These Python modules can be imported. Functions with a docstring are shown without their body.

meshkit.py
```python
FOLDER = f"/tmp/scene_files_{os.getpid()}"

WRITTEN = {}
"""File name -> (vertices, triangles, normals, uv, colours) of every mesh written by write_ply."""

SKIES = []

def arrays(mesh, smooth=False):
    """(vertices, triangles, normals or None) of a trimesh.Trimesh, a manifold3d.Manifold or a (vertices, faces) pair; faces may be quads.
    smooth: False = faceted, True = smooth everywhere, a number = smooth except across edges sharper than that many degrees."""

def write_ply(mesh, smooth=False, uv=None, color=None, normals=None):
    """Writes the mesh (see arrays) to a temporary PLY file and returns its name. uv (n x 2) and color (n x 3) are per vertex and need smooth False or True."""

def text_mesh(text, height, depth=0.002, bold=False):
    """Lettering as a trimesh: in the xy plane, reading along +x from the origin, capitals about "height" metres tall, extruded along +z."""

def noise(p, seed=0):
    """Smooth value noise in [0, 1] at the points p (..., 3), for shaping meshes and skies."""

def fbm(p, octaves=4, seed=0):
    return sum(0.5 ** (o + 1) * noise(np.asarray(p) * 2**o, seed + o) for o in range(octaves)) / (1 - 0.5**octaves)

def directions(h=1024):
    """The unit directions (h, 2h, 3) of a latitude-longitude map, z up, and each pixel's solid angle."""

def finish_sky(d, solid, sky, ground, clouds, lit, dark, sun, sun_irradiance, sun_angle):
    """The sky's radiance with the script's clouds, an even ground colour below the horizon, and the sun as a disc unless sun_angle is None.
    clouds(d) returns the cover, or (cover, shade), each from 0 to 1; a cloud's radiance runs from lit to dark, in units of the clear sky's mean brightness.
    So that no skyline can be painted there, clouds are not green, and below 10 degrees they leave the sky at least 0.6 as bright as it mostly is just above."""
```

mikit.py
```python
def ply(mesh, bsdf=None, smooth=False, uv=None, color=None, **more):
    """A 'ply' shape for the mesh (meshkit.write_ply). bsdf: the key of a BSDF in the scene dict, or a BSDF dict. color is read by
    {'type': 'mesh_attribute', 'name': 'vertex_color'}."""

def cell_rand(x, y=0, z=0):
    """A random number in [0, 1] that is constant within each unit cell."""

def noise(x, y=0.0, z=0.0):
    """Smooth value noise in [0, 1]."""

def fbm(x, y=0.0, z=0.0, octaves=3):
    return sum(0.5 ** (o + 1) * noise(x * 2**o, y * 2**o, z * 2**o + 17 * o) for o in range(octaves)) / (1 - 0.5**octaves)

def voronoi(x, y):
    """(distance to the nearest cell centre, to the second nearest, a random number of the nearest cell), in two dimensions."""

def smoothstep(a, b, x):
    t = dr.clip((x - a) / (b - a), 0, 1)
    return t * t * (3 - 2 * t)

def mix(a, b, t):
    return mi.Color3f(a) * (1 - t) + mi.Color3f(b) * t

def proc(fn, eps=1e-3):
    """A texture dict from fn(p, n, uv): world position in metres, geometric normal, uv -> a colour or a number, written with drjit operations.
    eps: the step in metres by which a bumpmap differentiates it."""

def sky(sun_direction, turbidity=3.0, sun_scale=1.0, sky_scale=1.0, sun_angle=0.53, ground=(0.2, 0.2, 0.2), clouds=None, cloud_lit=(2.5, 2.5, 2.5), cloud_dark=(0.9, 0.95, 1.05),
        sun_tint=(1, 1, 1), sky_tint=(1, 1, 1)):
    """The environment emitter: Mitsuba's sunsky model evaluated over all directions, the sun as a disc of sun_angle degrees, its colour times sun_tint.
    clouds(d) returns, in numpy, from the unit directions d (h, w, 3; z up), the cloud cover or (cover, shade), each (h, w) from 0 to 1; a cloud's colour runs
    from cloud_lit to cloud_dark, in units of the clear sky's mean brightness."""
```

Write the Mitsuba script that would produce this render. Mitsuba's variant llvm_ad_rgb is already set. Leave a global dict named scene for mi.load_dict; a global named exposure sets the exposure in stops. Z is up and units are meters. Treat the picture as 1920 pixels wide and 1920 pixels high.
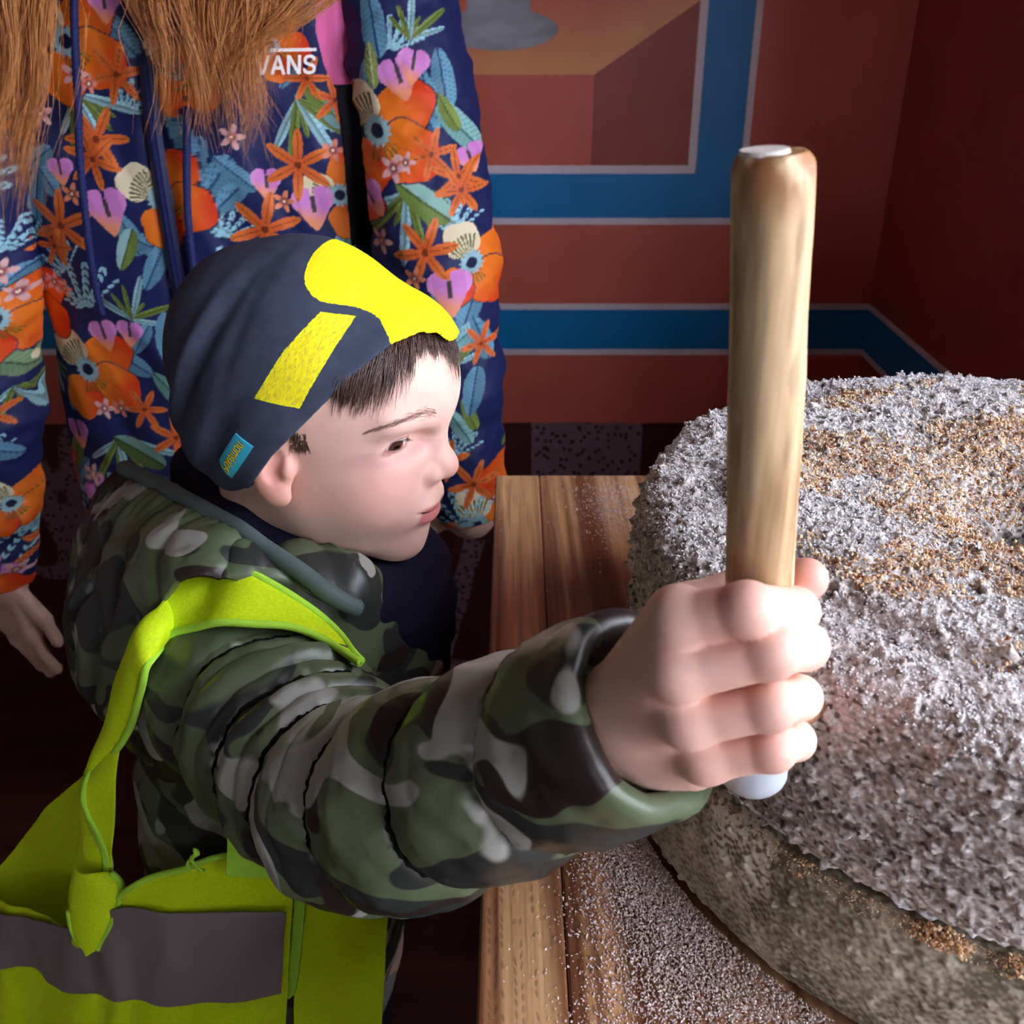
import math, random
import numpy as np, trimesh, mitsuba as mi, drjit as dr
import manifold3d as m3
from scipy import ndimage
from scipy.spatial import cKDTree
import mikit, meshkit
from mikit import proc, mix, smoothstep
from meshkit import fbm as nfbm, noise as nnoise

T = mi.ScalarTransform4f
scene, labels = {}, {}

# ---------------------------------------------------------------- camera, daylight, exposure
H = 1.25                                   # eye height of the camera
PITCH = math.radians(27.0)
FPX = 1884.0                               # focal length in pixels of the 1920 px frame
SP, CP = math.sin(PITCH), math.cos(PITCH)
scene['camera'] = {'type': 'thinlens', 'fov': math.degrees(2 * math.atan(960 / FPX)), 'fov_axis': 'x',
                   'aperture_radius': 0.0009, 'focus_distance': 0.55, 'near_clip': 0.02,
                   'to_world': T().look_at(origin=[0, 0, H], target=[0, CP, H - SP], up=[0, 0, 1])}
exposure = 3.55
def overcast(d):
    return np.ones(d.shape[:2]), 0.25 + 0.35 * nfbm(d * 2.0, 3, 5)
scene['sky'] = mikit.sky([0.5, -0.6, 0.75], turbidity=4.0, sun_scale=0.0, sky_scale=1.0, sun_angle=None, ground=(0.35, 0.34, 0.32),
                         clouds=overcast, cloud_lit=(8.6, 9.2, 10.3), cloud_dark=(5.7, 6.2, 7.3))

# ---------------------------------------------------------------- helpers
def obj(key, mesh, bsdf, smooth=False, label=None, cat=None, group=None, kind=None, color=None, uv=None, **more):
    base, n = key, 0
    while key in scene:
        n += 1
        key = '%s_%03d' % (base, n)
    scene[key] = mikit.ply(mesh, bsdf, smooth, uv, color, **more)
    tag(key, label, cat, group, kind)
    return key
def tag(key, label=None, cat=None, group=None, kind=None):
    d = {k: v for k, v in (('label', label), ('category', cat), ('group', group), ('kind', kind)) if v}
    if d:
        labels[key] = d
def srgb(r, g, b):
    return [((x / 255 + 0.055) / 1.055) ** 2.4 if x > 10 else x / 255 / 12.92 for x in (r, g, b)]
def S3(*c):
    return np.array(srgb(*c))
def V(*a):
    return np.array(a, float)
def ray(u, v):
    a, b = (u - 960) / FPX, (v - 960) / FPX
    return V(a, CP - b * SP, -SP - b * CP)
def at(u, v, y):
    """The point at depth y (world) seen at a position of the 1920 frame: used to measure the place from the photograph."""
    r = ray(u, v)
    return V(0, 0, H) + r * (y / r[1])
def atz(u, v, z):
    r = ray(u, v)
    return V(0, 0, H) + r * ((z - H) / r[2])
def mat(key, color, rough=0.6, spec=0.4, two=True, **more):
    b = {'type': 'principled', 'base_color': color if isinstance(color, dict) else {'type': 'rgb', 'value': list(map(float, color))},
         'roughness': rough, 'specular': spec, **more}
    scene[key] = {'type': 'twosided', 'b': b} if two else b
    return key
VC = {'type': 'mesh_attribute', 'name': 'vertex_color'}
def box(lo, hi, bevel=0.0):
    lo, hi = np.minimum(lo, hi), np.maximum(lo, hi)
    if bevel <= 0:
        m = trimesh.creation.box(bounds=[lo, hi])
        return m
    pts = []
    for k in range(8):
        c = [hi[i] if k >> i & 1 else lo[i] for i in range(3)]
        for i in range(3):
            q = list(c)
            for j in range(3):
                if j != i:
                    q[j] += bevel if c[j] == lo[j] else -bevel
            pts.append(q)
    return trimesh.convex.convex_hull(np.array(pts))
def spline(pts, n):
    """Catmull-Rom through the points (any dimension), n samples."""
    P = np.asarray(pts, float)
    P = np.vstack([2 * P[0] - P[1], P, 2 * P[-1] - P[-2]])
    L = np.r_[0, np.cumsum(np.linalg.norm(np.diff(P[1:-1, :3], axis=0), axis=1))]
    x = np.linspace(0, L[-1], n)
    i = np.clip(np.searchsorted(L, x, side='right') - 1, 0, len(L) - 2)
    t = ((x - L[i]) / np.maximum(L[i + 1] - L[i], 1e-9))[:, None]
    a, b, c, d = P[i], P[i + 1], P[i + 2], P[i + 3]
    return 0.5 * (2 * b + (c - a) * t + (2 * a - 5 * b + 4 * c - d) * t ** 2 + (3 * b - a - 3 * c + d) * t ** 3)
def grid_faces(n, m, wrap=False):
    i, j = np.meshgrid(np.arange(n - 1), np.arange(m if wrap else m - 1), indexing='ij')
    a, b = i * m + j, i * m + (j + 1) % m
    c, d = (i + 1) * m + (j + 1) % m, (i + 1) * m + j
    q = np.stack([a, b, c, d], -1).reshape(-1, 4)
    return np.vstack([q[:, [0, 1, 2]], q[:, [0, 2, 3]]])
def sheet(G, thick=0.0):
    """A cloth from a grid of points (n, m, 3), given a thickness by a second face and closed edges."""
    n, m = G.shape[:2]
    F = grid_faces(n, m)
    if thick <= 0:
        return G.reshape(-1, 3), F
    a = np.gradient(G, axis=0); b = np.gradient(G, axis=1)
    N = np.cross(a, b); N /= np.linalg.norm(N, axis=-1, keepdims=True) + 1e-12
    top, bot = (G + N * thick / 2).reshape(-1, 3), (G - N * thick / 2).reshape(-1, 3)
    k = n * m
    rim = np.r_[np.arange(m), np.arange(1, n) * m + m - 1, (n - 1) * m + np.arange(m - 2, -1, -1), np.arange(n - 2, 0, -1) * m]
    r2 = np.roll(rim, -1)
    E = np.vstack([np.stack([rim, rim + k, r2 + k], 1), np.stack([rim, r2 + k, r2], 1)])
    return np.vstack([top, bot]), np.vstack([F, F[:, ::-1] + k, E])
def tube(path, rad, k=8, cap=True):
    P = np.asarray(path, float); n = len(P)
    rad = np.broadcast_to(np.asarray(rad, float), (n,))
    t = np.gradient(P, axis=0); t /= np.linalg.norm(t, axis=1, keepdims=True) + 1e-12
    u = np.cross(t[0], [0.31, 0.2, 0.93]); u /= np.linalg.norm(u)
    A = np.arange(k) * 2 * np.pi / k
    out = np.zeros((n, k, 3))
    for i in range(n):
        u = u - t[i] * (u @ t[i]); u /= np.linalg.norm(u) + 1e-12
        w = np.cross(t[i], u)
        out[i] = P[i] + rad[i] * (np.cos(A)[:, None] * u + np.sin(A)[:, None] * w)
    F = grid_faces(n, k, True)
    v = out.reshape(-1, 3)
    if cap:
        v = np.vstack([v, P[:1], P[-1:]])
        j = np.arange(k)
        F = np.vstack([F, np.stack([j, (j + 1) % k, 0 * j + n * k], 1)[:, ::-1], np.stack([j, (j + 1) % k, 0 * j], 1) + (n - 1) * k * np.array([1, 1, 0]) + np.array([0, 0, n * k + 1])])
    return v, F
def join(parts):
    vs, fs, k = [], [], 0
    for v, f in parts:
        vs.append(v); fs.append(np.asarray(f) + k); k += len(v)
    return np.vstack(vs), np.vstack(fs)
def tm(v, f):
    return trimesh.Trimesh(v, f, process=False)

# signed distances, in numpy
def ell(p, c, r, R=None):
    q = p - np.asarray(c, np.float32)
    if R is not None:
        q = q @ np.asarray(R, np.float32)
    r = np.asarray(r, np.float32)
    k0 = np.sqrt(((q / r) ** 2).sum(-1)); k1 = np.sqrt(((q / r ** 2) ** 2).sum(-1)) + 1e-9
    return k0 * (k0 - 1) / k1
def cap(p, a, b, ra, rb=None):
    a, b = np.asarray(a, np.float32), np.asarray(b, np.float32)
    rb = ra if rb is None else rb
    ab = b - a
    t = np.clip(((p - a) @ ab) / (ab @ ab), 0, 1)
    return np.linalg.norm(p - a - t[..., None] * ab, axis=-1) - (ra + (rb - ra) * t)
def smin(a, b, k):
    h = np.clip(0.5 + 0.5 * (b - a) / k, 0, 1)
    return b + (a - b) * h - k * h * (1 - h)
def smax(a, b, k):
    return -smin(-a, -b, k)
def roty(a):
    c, s = math.cos(a), math.sin(a); return np.array([[c, 0, s], [0, 1, 0], [-s, 0, c]])
def rotz(a):
    c, s = math.cos(a), math.sin(a); return np.array([[c, -s, 0], [s, c, 0], [0, 0, 1]])
def rotx(a):
    c, s = math.cos(a), math.sin(a); return np.array([[1, 0, 0], [0, c, -s], [0, s, c]])
def surface_nets(f, lo, hi, h, block=8):
    """The zero surface of f (points -> signed distance) as a smooth mesh; fine samples only near the surface."""
    lo = np.asarray(lo, float)
    nb = np.ceil((np.asarray(hi) - lo) / h / block).astype(int)
    n = nb * block + 1
    ax = [lo[i] + (np.arange(nb[i]) * block + block / 2) * h for i in range(3)]
    C = np.stack(np.meshgrid(*ax, indexing='ij'), -1).astype(np.float32)
    dc = f(C.reshape(-1, 3)).reshape(nb)
    near = np.abs(dc) < block * h * 1.35
    D = np.repeat(np.repeat(np.repeat(dc, block, 0), block, 1), block, 2)
    D = np.pad(D, ((0, 1),) * 3, mode='edge').astype(np.float32)
    M = np.zeros(n, bool)
    o = np.stack(np.meshgrid(*[np.arange(block + 1)] * 3, indexing='ij'), -1).reshape(-1, 3)
    for b in np.argwhere(near) * block:
        M[b[0]:b[0] + block + 1, b[1]:b[1] + block + 1, b[2]:b[2] + block + 1] = True
    idx = np.argwhere(M)
    for s in range(0, len(idx), 400000):
        q = idx[s:s + 400000]
        D[q[:, 0], q[:, 1], q[:, 2]] = f((lo + q * h).astype(np.float32))
    neg = D < 0
    cnt = sum(neg[a:n[0] - 1 + a, b:n[1] - 1 + b, c:n[2] - 1 + c].astype(np.int8) for a in (0, 1) for b in (0, 1) for c in (0, 1))
    cells = np.argwhere((cnt > 0) & (cnt < 8))
    ids = -np.ones(n - 1, np.int64); ids[tuple(cells.T)] = np.arange(len(cells))
    acc, w = np.zeros((len(cells), 3)), np.zeros(len(cells))
    cor = [np.array(c) for c in np.ndindex(2, 2, 2)]
    for a in cor:
        for axis in range(3):
            if a[axis]:
                continue
            b = a.copy(); b[axis] = 1
            da, db = D[tuple((cells + a).T)], D[tuple((cells + b).T)]
            x = (da < 0) != (db < 0)
            t = np.where(x, da / np.where(x, da - db, 1), 0)
            acc += np.where(x[:, None], a + (b - a) * t[:, None], 0); w += x
    v = lo + (cells + acc / w[:, None]) * h
    faces = []
    for axis in range(3):
        sl0 = [slice(1, n[i] - 1) for i in range(3)]; sl1 = list(sl0)
        sl0[axis] = slice(0, n[axis] - 1); sl1[axis] = slice(1, n[axis])
        e = neg[tuple(sl0)] != neg[tuple(sl1)]
        q = np.argwhere(e) + np.array([0 if i == axis else 1 for i in range(3)])
        flip = neg[tuple(q.T)]
        u, w2 = np.eye(3, dtype=int)[(axis + 1) % 3], np.eye(3, dtype=int)[(axis + 2) % 3]
        c0, c1, c2, c3 = (ids[tuple((q - d).T)] for d in (u + w2, w2, 0 * u, u))
        quad = np.stack([c0, c1, c2, c3], 1)
        quad = np.where(flip[:, None], quad, quad[:, ::-1])
        quad = quad[(quad >= 0).all(1)]
        faces += [quad[:, [0, 1, 2]], quad[:, [0, 2, 3]]]
    return v, np.vstack(faces)
def normals(v, f):
    n = np.zeros_like(v); fn = np.cross(v[f[:, 1]] - v[f[:, 0]], v[f[:, 2]] - v[f[:, 0]])
    for k in range(3):
        np.add.at(n, f[:, k], fn)
    return n / (np.linalg.norm(n, axis=1, keepdims=True) + 1e-20)
def sstep(a, b, x):
    t = np.clip((x - a) / (b - a), 0, 1); return t * t * (3 - 2 * t)
def lerp3(a, b, t):
    return a + (b - a) * np.asarray(t)[..., None]
# ---------------------------------------------------------------- the room
YB, XR, XL, YF, ZC = 1.75, 0.632, -2.2, -2.4, 2.6
WT = 0.34
RED, BLUE, LINE = srgb(206, 100, 80), srgb(10, 122, 190), srgb(226, 212, 226)
def zb(v):
    return float(at(960, v, YB)[2])
Z1, Z2, Z3, Z4 = zb(318), zb(415), zb(575), zb(660)
ZD = zb(795)
XA, XB_ = float(at(1309, 160, YB)[0]), float(at(1411, 150, YB)[0])
CORN = at(1114, 140, YB).tolist()
def line(x, c, w):
    return 1 - smoothstep(w - 0.0015, w + 0.0015, dr.abs(x - c))
def below(x, c):
    return 1 - smoothstep(c - 0.001, c + 0.001, x)
def mural(p, n, uv):
    x, z = p.x, p.z
    g = mikit.fbm(x * 9, z * 9, p.y * 9, 3) - 0.5
    red = mi.Color3f(RED) * (1 + 0.25 * g)
    blue = mi.Color3f(BLUE) * (1 + 0.2 * g)
    c = red
    # painted niche: the box the silver cup stands on
    inside = below(x, XA) * (1 - below(z, Z1))
    edge = CORN[2] + (x - CORN[0]) * 0.66
    top = dr.select(x < CORN[0], 1 - below(z, CORN[2]), 1 - below(z, edge))
    side = dr.select(x < CORN[0], 0.0, 1.0)
    front = mix(srgb(208, 98, 82), srgb(158, 70, 58), side)
    glow = smoothstep(0.0, 0.12, z - dr.select(x < CORN[0], CORN[2], edge) + 0.03 * mikit.noise(x * 8, z * 8))
    shelf = mix(srgb(232, 162, 108), srgb(204, 104, 76), glow)
    niche = mix(front * (1 + 0.25 * g), shelf * (1 + 0.2 * g), top)
    # silver foot of the cup
    qx, qz = (x - CUP[0]), (z - CUP[2])
    foot = dr.sqrt(dr.square(qx / 0.093) + dr.square(qz / 0.030))
    stem = dr.maximum(dr.abs(qx) / (0.050 + dr.square(dr.maximum(0.035 - qz, 0.0)) * 18), dr.abs(qz - 0.03) / 0.035)
    bowl = dr.sqrt(dr.square(qx / 0.092) + dr.square((qz - 0.155) / 0.092))
    sil = dr.maximum(dr.maximum(1 - smoothstep(0.97, 1.03, foot), 1 - smoothstep(0.95, 1.02, stem)), 1 - smoothstep(0.98, 1.02, bowl))
    sh = 0.55 + 0.5 * mikit.fbm(qx * 18 + 3, qz * 60, 0.0, 3) - 0.22 * smoothstep(0.0, 0.09, dr.abs(qx + 0.02))
    niche = mix(niche, mi.Color3f(srgb(176, 178, 192)) * sh, sil)
    c = mix(c, niche, inside)
    # blue borders and white lines
    frame = dr.maximum(below(x, XB_) * (1 - below(x, XA)) * (1 - below(z, Z2)), below(x, XB_) * below(z, Z1) * (1 - below(z, Z2)))
    c = mix(c, blue, frame)
    c = mix(c, blue, below(z, Z3) * (1 - below(z, Z4)))
    w = dr.maximum(line(z, Z1, 0.0065) * below(x, XA + 0.006), line(x, XA, 0.0065) * (1 - below(z, Z1)))
    w = dr.maximum(w, dr.maximum(line(z, Z2, 0.0055) * below(x, XB_), line(x, XB_, 0.0055) * (1 - below(z, Z2))))
    w = dr.maximum(w, dr.maximum(line(z, Z3, 0.0055), line(z, Z4, 0.0055)))
    c = mix(c, mi.Color3f(LINE) * (1 + 0.15 * g), w)
    # painted stone dado with lilac veins
    v1, v2, r = mikit.voronoi(x * 75, z * 75)
    v3, v4, r2 = mikit.voronoi(x * 38, z * 38)
    lil = mi.Color3f(srgb(128, 98, 112)) * (0.75 + 0.4 * mikit.fbm(x * 60, z * 60, 0.0, 3))
    lil = mix(lil, srgb(60, 34, 38), (1 - smoothstep(0.22, 0.34, v1)) * dr.select(r > 0.35, 1.0, 0.0))
    f = mikit.fbm(x * 3.1 + 1.7, z * 3.1, 2.0, 3)
    wob = 0.03 * (mikit.fbm(x * 14, z * 14, 5.0, 3) - 0.5)
    vein = 1 - smoothstep(0.030, 0.036, dr.abs(f - 0.5 + wob * 0.5))
    patch = smoothstep(0.0, 0.004, x - 0.035 + wob * 0.3) * below(x, 0.245) * smoothstep(0.40, 0.41, z + wob)
    curve = -0.058 - 0.26 * (0.37 - z)
    patch = dr.maximum(patch, below(dr.abs(x - curve + wob * 0.6), 0.020 + 0.05 * dr.maximum(0.2 - z, 0.0)) * below(z, 0.37))
    vein = vein * dr.select((x > -0.28) & (x < 0.30), 0.0, 1.0)
    dad = mix(srgb(74, 34, 34), lil, dr.maximum(vein * 0.8, patch))
    return mix(c, dad, below(z, ZD + 0.004 * mikit.noise(x * 30)))
CUP = at(935, 55, YB).tolist()
mat('m_mural', proc(mural), 0.42, 0.35)
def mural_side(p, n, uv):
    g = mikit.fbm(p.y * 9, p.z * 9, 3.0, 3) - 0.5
    c = mi.Color3f(RED) * (0.6 + 0.2 * g)  # same red as the back wall, darkened to carry this wall's shade
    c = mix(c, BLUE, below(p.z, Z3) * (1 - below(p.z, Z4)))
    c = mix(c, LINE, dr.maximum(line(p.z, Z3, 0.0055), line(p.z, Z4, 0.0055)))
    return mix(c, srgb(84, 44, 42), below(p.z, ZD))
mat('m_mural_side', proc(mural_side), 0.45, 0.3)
mat('m_dark_wall', srgb(140, 130, 120), 0.8, 0.2)
mat('m_ceiling', srgb(160, 152, 142), 0.8, 0.1)
def floor_fn(p, n, uv):
    g = mikit.fbm(p.x * 6, p.y * 30, 0.0, 3)
    return mix(srgb(58, 34, 30), srgb(92, 54, 44), g)
mat('m_floor', proc(floor_fn), 0.55, 0.3)
obj('floor', box((XL - .2, YF - .2, -0.1), (XR + WT, YB + .2, 0)), 'm_floor', kind='structure', label='dark reddish brown floor')
obj('ceiling', box((XL - .2, YF - .2, ZC), (XR + WT, YB + .2, ZC + .1)), 'm_ceiling', kind='structure', label='plain ceiling above the room')
obj('wall_back', box((XL - .2, YB, 0), (XR, YB + .2, ZC)), 'm_mural', kind='structure', label='back wall painted terracotta with blue bands, white lines and a painted silver cup')
WY0, WY1, WZ0, WZ1 = -1.25, 0.68, 0.88, 2.00
rw = [box((XR, WY1, 0), (XR + WT, YB + .2, ZC)), box((XR, YF, 0), (XR + WT, WY0, ZC)), box((XR, WY0, 0), (XR + WT, WY1, WZ0)), box((XR, WY0, WZ1), (XR + WT, WY1, ZC))]
obj('wall_right', trimesh.util.concatenate(rw), 'm_mural_side', kind='structure', label='right wall of the same terracotta, darkened for its shade, with a deep window')
obj('wall_left', box((XL - .2, YF - .2, 0), (XL, YB, ZC)), 'm_dark_wall', kind='structure', label='pale plastered left wall')
W2 = (-0.25, 0.25, 1.10, 1.65)  # opening added in the unseen wall to let in frontal fill light
fw = [box((XL, YF - .2, 0), (W2[0], YF, ZC)), box((W2[1], YF - .2, 0), (XR + WT, YF, ZC)), box((W2[0], YF - .2, 0), (W2[1], YF, W2[2])), box((W2[0], YF - .2, W2[3]), (W2[1], YF, ZC))]
obj('wall_front', trimesh.util.concatenate(fw), 'm_dark_wall', kind='structure', label='pale plastered wall behind the camera, with a window added for fill light')
mat('m_frame', srgb(215, 212, 205), 0.5, 0.3)
fx0, fx1 = XR + WT - 0.08, XR + WT - 0.03
fr = [box((fx0, WY0, WZ0), (fx1, WY1, WZ0 + .05)), box((fx0, WY0, WZ1 - .05), (fx1, WY1, WZ1)), box((fx0, WY0, WZ0 + .05), (fx1, WY0 + .05, WZ1 - .05)),
      box((fx0, WY1 - .05, WZ0 + .05), (fx1, WY1, WZ1 - .05)), box((fx0, -.31, WZ0 + .05), (fx1, -.26, WZ1 - .05))]
obj('window_1__frame', trimesh.util.concatenate(fr), 'm_frame')
tag('window_1', 'pale window frame in the deep opening of the right wall', kind='structure')
fr = [box((W2[0], YF - .12, W2[2]), (W2[1], YF - .07, W2[2] + .05)), box((W2[0], YF - .12, W2[3] - .05), (W2[1], YF - .07, W2[3])), box((W2[0], YF - .12, W2[2] + .05), (W2[0] + .05, YF - .07, W2[3] - .05)),
      box((W2[1] - .05, YF - .12, W2[2] + .05), (W2[1], YF - .07, W2[3] - .05))]
obj('fill_window_2__frame', trimesh.util.concatenate(fr), 'm_frame')
tag('fill_window_2', 'pale frame of the window added behind the camera for fill light', kind='structure')
# ---------------------------------------------------------------- table
ZT = H - 0.400
TX0, TY1, TX1, TY0 = -0.016, 0.862, 0.60, 0.12
def wood(p, n, uv):
    wx = p.x + 0.004 * (mikit.fbm(p.x * 20, p.y * 4, 1.0, 2) - 0.5) + 0.015 * (mikit.noise(p.x * 6, p.y * 2.2, 3.0) - 0.5)
    r = mikit.fbm(wx * 95, p.y * 2.0, 0.0, 3)
    fine = mikit.fbm(wx * 700, p.y * 22, 7.0, 2)
    big = mikit.fbm(p.x * 10, p.y * 5, 9.0, 3)
    c = mix(srgb(130, 80, 50), srgb(222, 174, 126), smoothstep(0.28, 0.72, r))
    c = c * (0.78 + 0.44 * fine)
    c = mix(c, srgb(78, 40, 28), 0.55 * smoothstep(0.5, 0.72, big))
    # short dark pores in the open grain
    k = wx * 330
    row = mikit.cell_rand(dr.floor(k), 3.0)
    yy = p.y * 170 + row * 7 + 1.5 * mikit.noise(p.y * 40, k)
    d2 = dr.square((k - dr.floor(k) - 0.5) * 1.2) + dr.square((yy - dr.floor(yy) - 0.5) * 0.9)
    dot = smoothstep(0.16, 0.03, d2) * dr.select(mikit.cell_rand(dr.floor(k), dr.floor(yy), 2.0) > 0.45, 1.0, 0.0)
    return mix(c, srgb(62, 34, 24), 0.36 * dot * dr.select(row > 0.5, 1.0, 0.0) * smoothstep(0.55, 0.35, p.y))
def wood_h(p, n, uv):
    wx = p.x + 0.015 * (mikit.noise(p.x * 6, p.y * 2.2, 3.0) - 0.5)
    return mikit.fbm(wx * 260, p.y * 6, 0.0, 3)
scene['m_wood'] = {'type': 'twosided', 'b': {'type': 'bumpmap', 'arbitrary': proc(wood_h, 4e-4), 'scale': 0.0012,
                   'nested': {'type': 'principled', 'base_color': proc(wood), 'roughness': 0.42, 'specular': 0.45}}}
xs = [TX0, 0.0255, 0.155, 0.30, 0.45, TX1]
for a, b in zip(xs[:-1], xs[1:]):
    obj('table__plank', box((a + .0003, TY0, ZT - .045), (b - .0003, TY1, ZT), 0.0012), 'm_wood')
for x in (TX0 + .09, TX1 - .07):
    for y in (TY0 + .05, TY1 - .10):
        obj('table__leg', box((x, y, 0), (x + .06, y + .06, ZT - .045), .004), 'm_wood')
obj('table__apron', trimesh.util.concatenate([box((TX0 + .15, TY1 - .09, ZT - .14), (TX1 - .07, TY1 - .065, ZT - .045)), box((TX0 + .105, TY0 + .11, ZT - .14), (TX0 + .13, TY1 - .10, ZT - .045))]), 'm_wood')
tag('table', 'brown stained wooden table with a worn grain, carrying the millstones', 'table')

# ---------------------------------------------------------------- hand mill: lower and upper millstone
QC, QR = V(0.283, 0.458), 0.2165
ZTOP, ZSEAM = H - 0.225, H - 0.326
rng = np.random.default_rng(7)
TH = np.r_[np.linspace(math.radians(95), math.radians(335), 1050), np.linspace(math.radians(335), math.radians(455), 160)[1:-1]]
def stone(profile, step):
    """A turned stone from a profile of (radius, height), dense on the side towards the room."""
    pr = np.array(profile, float)
    L = np.r_[0, np.cumsum(np.hypot(*np.diff(pr, axis=0).T))]
    n = int(L[-1] / step)
    s = np.linspace(0, L[-1], n)
    r, z = np.interp(s, L, pr[:, 0]), np.interp(s, L, pr[:, 1])
    r, z = ndimage.gaussian_filter1d(r, 2.2, mode='nearest'), ndimage.gaussian_filter1d(z, 2.2, mode='nearest')
    P = np.stack([QC[0] + r[:, None] * np.cos(TH), QC[1] + r[:, None] * np.sin(TH), z[:, None] + 0 * TH], -1).reshape(-1, 3)
    F = grid_faces(n, len(TH), True)
    return P, F, normals(P, F)
prof = [(0.028, ZSEAM + .001), (0.028, ZTOP - .034), (0.034, ZTOP - .028), (0.060, ZTOP - .009), (0.085, ZTOP - .003), (0.150, ZTOP + .002), (0.166, ZTOP + .001), (0.1690, ZTOP - .005),
        (0.190, ZTOP - .0045), (0.204, ZTOP - .007), (0.2125, ZTOP - .013), (0.2165, ZTOP - .023), (0.2180, ZTOP - .05), (0.2155, ZSEAM + .012), (0.211, ZSEAM + .001), (0.028, ZSEAM + .001)]
P, F, N = stone(prof, .00125)
rr = np.hypot(P[:, 0] - QC[0], P[:, 1] - QC[1])
big = nfbm(P * 24, 3, 3) - 0.5
fine = nfbm(P * 380, 2, 12) - 0.5
pits = np.clip(nfbm(P * 240, 2, 23) - 0.58, 0, 1)
mound = nfbm(P * V(55, 55, 55), 3, 41) - .5
top = sstep(.45, .85, N[:, 2])
d = (1 - top) * (.0040 * big + .0030 * fine - .016 * pits) + top * (.0026 * mound + .0012 * fine)
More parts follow.
